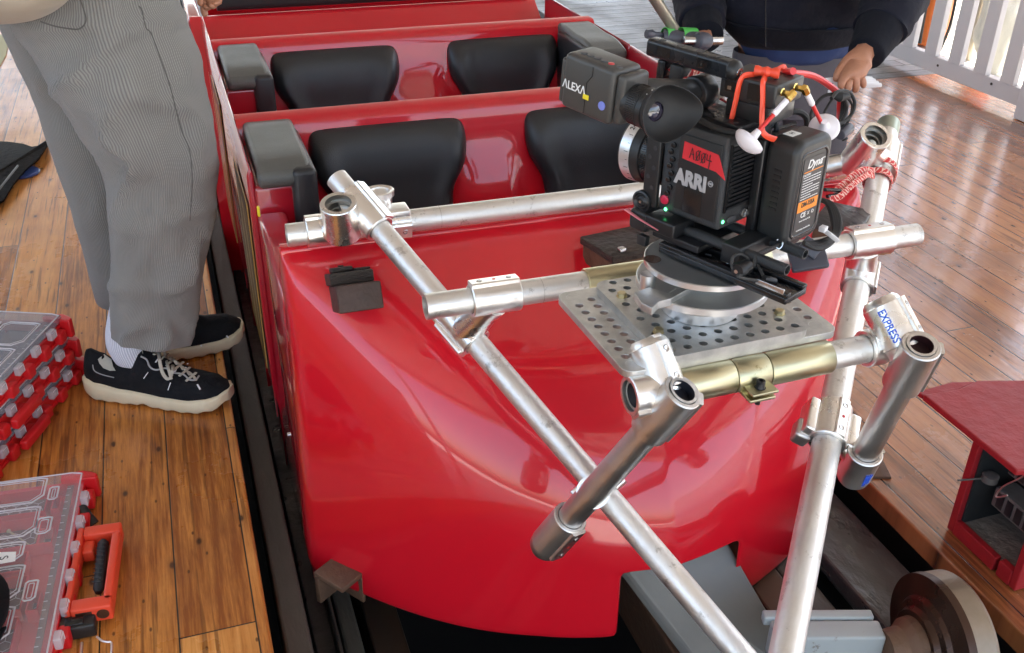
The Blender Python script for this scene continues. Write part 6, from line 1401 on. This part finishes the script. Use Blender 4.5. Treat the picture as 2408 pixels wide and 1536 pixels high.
# the nearest case, bottom left
c2_ = at(200, 1105, .065)
bins = [(.012, .090, -.19, -.072), (.105, .192, -.19, -.072), (.208, .262, -.19, -.085), (.276, .368, -.19, -.075), (.384, .47, -.19, -.075), (.012, .090, -.32, -.205), (.105, .192, -.32, -.205), (.208, .262, -.32, -.205), (.276, .368, -.32, -.205), (.048, .088, -.062, -.045), (.145, .192, -.072, -.045), (.325, .375, -.066, -.045)]
case, F = organiser((c2_.x, c2_.y), -94.7, .60, .40, .066, .001, 'nearest red organiser case with clear lid and black grip handle, at the bottom left', bins, 'clear_lid')
tag(case, group='red parts organisers on the left platform')
hz0, hz1 = .012, .048
m = MB()
m.box((.168, .014, hz0), (.196, .084, hz1), F, .004); m.box((.196, .068, hz0), (.385, .084, hz1), F, .004); m.box((.372, .014, hz0), (.402, .084, hz1), F, .004); m.box((.170, .002, hz0), (.40, .0135, hz1), F, .003)
m.box((.2, .0138, hz0), (.235, .035, hz1 - .01), F, .004)
hnd = m.build('handle', 'orange_red', case)
m = MB(); m.path([F(.205, .050, .034), F(.215, .052, .036), F(.34, .056, .036), F(.35, .056, .034)], [.006, .0105, .0105, .006], 16); m.build('grip', 'black_rubber', hnd)
for k in range(10): m = MB(); m.path([F(.222 + k * .012, .044, .0455), F(.226 + k * .012, .060, .0468)], .0009, 5); m.build('grip_groove', 'black', hnd)
m = MB(); m.cyl(F(.4022, .068, .030), F(.4027, .068, .030), .011, n=20); m.box((.4021, .022, .018), (.4026, .050, .040), F); m.build('handle_recess', 'brown_line', hnd)
# screws and a paper label in the case
for q, (p0, p1) in enumerate((((22, 1250), (70, 1282)), ((95, 1235), (82, 1274)))):
    s_ = thing('yellow_screw', at(*p0, .03), ('yellow zinc screw lying aslant inside the clear lidded case', 'yellow zinc screw lying upright to the lid edge, right of the other one')[q], 'screw', 'screws in the nearest organiser')
    a, b = at(p0[0], p0[1], .020), at(p1[0], p1[1], .020); m = MB(); m.cyl(a, b, .0022, .0010, n=10); m.build('shank', 'bolt_yellow', s_)
    m = MB(); m.rev(a, a - b, [(-.001, .0022), (.002, .0045), (.003, .0045), (.003, 0)], 14); m.build('head', 'bolt_yellow', s_)
m = MB(); q = [at(u, v, .0672) for u, v in ((-30, 1300), (38, 1298), (36, 1320), (-30, 1332))]; m.add(q + [p + Vector((0, 0, .0006)) for p in q], [(3, 2, 1, 0), (4, 5, 6, 7), (0, 1, 5, 4), (1, 2, 6, 5), (2, 3, 7, 6), (3, 0, 4, 7)]); pp = m.build('paper_label', 'paper', case, smooth=False)
text('label_letter', 'S', 'ink', pp, at(8, 1312, .0682), at(8, 1330, .0682) - at(8, 1300, .0682), at(30, 1312, .0682) - at(0, 1312, .0682), .022, .0002)
# black cap lying on the case
cap_ = thing('fabric_cap', at(-40, 1450, .07), 'black fabric cap lying on the nearest organiser at the left edge', 'cap')
Fc = Fr(at(-100, 1460, .068), -80); m = MB(); rings = []
for z, r in ((0.0, .072), (.01, .085), (.03, .090), (.055, .080), (.075, .058), (.086, .03), (.09, .004)): rings.append([Fc(r * 1.25 * math.cos(2 * math.pi * k / 36), r * math.sin(2 * math.pi * k / 36), z) for k in range(36)])
m.loft(rings); m.build('crown', 'cap_black', cap_, ang=80)
m = MB(); m.prism([(.06 + .10 * math.sin(math.pi * k / 16), -.075 + .15 * k / 16) for k in range(17)], .006, Fc, 2, .002); m.build('brim', 'cap_black', cap_, bevel=.002)
# black strap tab and hanging hook beside the case
hk = thing('black_hook_clip', at(195, 1490, .02), 'small black plastic clip with a wire hook beside the nearest organiser', 'clip')
Fh = Fr(at(196, 1486, .0), -92); m = MB(); m.box((-.030, -.038, .004), (.022, .026, .034), Fh, .004); m.build('housing', 'black_plastic', hk)
m = MB(); m.box((.000, -.024, .0342), (.018, .008, .039), Fh, .002); m.build('latch', 'black_gloss', hk)
m = MB(); m.path(arc([at(227, 1497, .03), at(240, 1507, .025), at(252, 1510, .02), at(262, 1512, .016), at(262, 1540, .012), at(258, 1570, .01)], 5), .0022, 8); m.build('wire_hook', 'alu_bright', hk)
m = MB(); m.cyl(at(192, 1512, .012), at(190, 1570, .012), .0028); m.build('rod', 'alu_bright', hk)
m = MB(); m.path([at(190, 1190, .04), at(205, 1212, .03), at(222, 1232, .02)], .010, 8, flat=.3); m.build('strap_tab', 'black', case)
# pouch with a blue disc peeping out, far left
po = thing('black_pouch', at(20, 400, 0), 'flat black fabric pouch lying open on the left platform', 'pouch')
top = [(-60, 335, .03), (-10, 332, .035), (18, 333, .04), (55, 338, .035), (75, 345, .03), (104, 340, .03), (106, 330, .045), (112, 330, .045), (112, 340, .035), (92, 372, .03), (60, 400, .028), (32, 432, .026), (10, 470, .02), (-20, 490, .02), (-70, 500, .02)]
P = [at(*q) for q in top]; B = [at(u * 1.0, v + 5, .002) for u, v, z in top]; n = len(P); cc = at(0, 400, .05); cb = at(0, 400, .002)
m = MB(); m.add(P + B + [cc, cb], [(i, (i + 1) % n, 2 * n) for i in range(n)] + [(i, n + i, n + (i + 1) % n, (i + 1) % n) for i in range(n)] + [(n + (i + 1) % n, n + i, 2 * n + 1) for i in range(n)]); pouch = m.build('fabric', 'pouch', po, ang=30, sub=0, bevel=.004)
m = MB(); m.path(arc([at(-10, 455, .05), at(10, 430, .052), at(30, 405, .05), at(42, 390, .045)], 4), .004, 6); m.build('zip', 'evf_grey', po)
bd = thing('blue_disc', at(52, 410, .0), 'small blue plastic disc half under the black pouch', 'disc')
m = MB(); m.rev(at(52, 408, .002), (0, 0, 1), [(0, 0), (0, .062), (.004, .064), (.008, .06), (.008, 0)], 32); m.build('plate', 'blue_plastic', bd)
m = MB(); m.rev(at(48, 402, .010), (0, 0, 1), [(0, .014), (.003, .012), (.003, 0)], 20); m.build('hub', 'evf_grey', bd)

# red equipment box at the right edge
X0 = 1.40; Y0, Y1 = 1.031, 1.224; eb = thing('red_equipment_box', (X0, Y0, 0), 'red painted wooden box with an open side and grimy contactors inside, on the right platform', 'equipment box')
HZ = .235
m = MB(); m.box((X0, Y1 - .018, .003), (X0 + .30, Y1, HZ)); m.build('side_board', 'box_red', eb, smooth=False, bevel=.002)
m = MB(); m.box((X0, Y0, .003), (X0 + .30, Y0 + .016, HZ)); m.build('side_board', 'box_red', eb, smooth=False, bevel=.002)
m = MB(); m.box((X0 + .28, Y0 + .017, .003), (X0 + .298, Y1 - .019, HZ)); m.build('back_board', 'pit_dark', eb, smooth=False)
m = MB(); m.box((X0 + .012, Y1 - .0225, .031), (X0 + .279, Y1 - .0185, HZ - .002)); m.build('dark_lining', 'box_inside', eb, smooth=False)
m = MB(); m.box((X0 - .002, Y0 + .060, .003), (X0 + .014, Y1 - .0185, .036)); m.box((X0 - .002, Y0 + .0165, .003), (X0 + .014, Y0 + .050, .040)); m.build('kick_board', 'box_red', eb, smooth=False, bevel=.002)
m = MB(); m.box((X0 + .0145, Y0 + .017, .003), (X0 + .279, Y1 - .019, .030)); m.build('dust_floor', 'concrete_dust', eb, smooth=False)
tl, tn = atx(2180, 932, 1.36), atx(2387, 1106, 1.36); HT = .262
q = [(1.357, 1.335), (1.357, 1.075), (1.62, 1.01), (1.72, 1.28), (1.50, 1.345), (1.44, 1.33)]
m = MB(); m.prism(q, .014, W, 2, HT); m.build('lid_board', 'box_red', eb, smooth=False, bevel=.003)
m = MB(); m.prism([(1.357, 1.336), (1.44, 1.331), (1.50, 1.346), (1.45, 1.36), (1.356, 1.352)], .010, W, 2, HT + .001); m.build('loose_strip', 'box_red', eb, smooth=False, bevel=.002)
for (x, y, z, sx, sy, sz) in ((1.435, 1.115, .10, .05, .11, .045), (1.44, 1.11, .185, .05, .10, .04)):
    m = MB(); m.box((x, y - sy / 2, z), (x + sx, y + sy / 2, z + sz), W, .003); b_ = m.build('contactor', 'contactor', eb)
    for k in range(4): m = MB(); m.box((x - .0015, y - sy / 2 + .010 + k * .024, z + .006), (x - .0002, y - sy / 2 + .026 + k * .024, z + sz - .006)); m.build('contact_slot', 'black', b_, smooth=False)
m = MB(); m.rev((1.43, 1.185, .150), (0, 0, 1), [(0, 0), (0, .016), (.014, .016), (.016, .012), (.016, 0)], 16); m.cyl((1.37, 1.205, .150), (1.43, 1.186, .156), .002); m.build('isolator_knob', 'contactor', eb)
m = MB(); m.path(arc([atx(2440, 1098, 1.385), atx(2400, 1124, 1.385), atx(2360, 1144, 1.385), atx(2342, 1166, 1.385), atx(2352, 1169, 1.385), atx(2369, 1165, 1.385)], 4), .0017, 8); m.build('wire_hook', 'alu_bright', eb)
# small litter on the platform edge
for q, (u, v, lab) in enumerate(((2382, 1495, 'pale chip of debris on the greasy plank by the wheel'),)):
    c = at(u, v, -.072); c = at(u, v, -.070); m = MB(); m.add([c + Vector(p) for p in ((-.008, -.004, 0), (.009, -.003, 0), (.0, .009, 0), (.0, .0, .009))], [(0, 2, 1), (0, 1, 3), (1, 2, 3), (2, 0, 3)]); tag(m.build('debris_chip', 'paper', None, smooth=False), lab, 'debris')
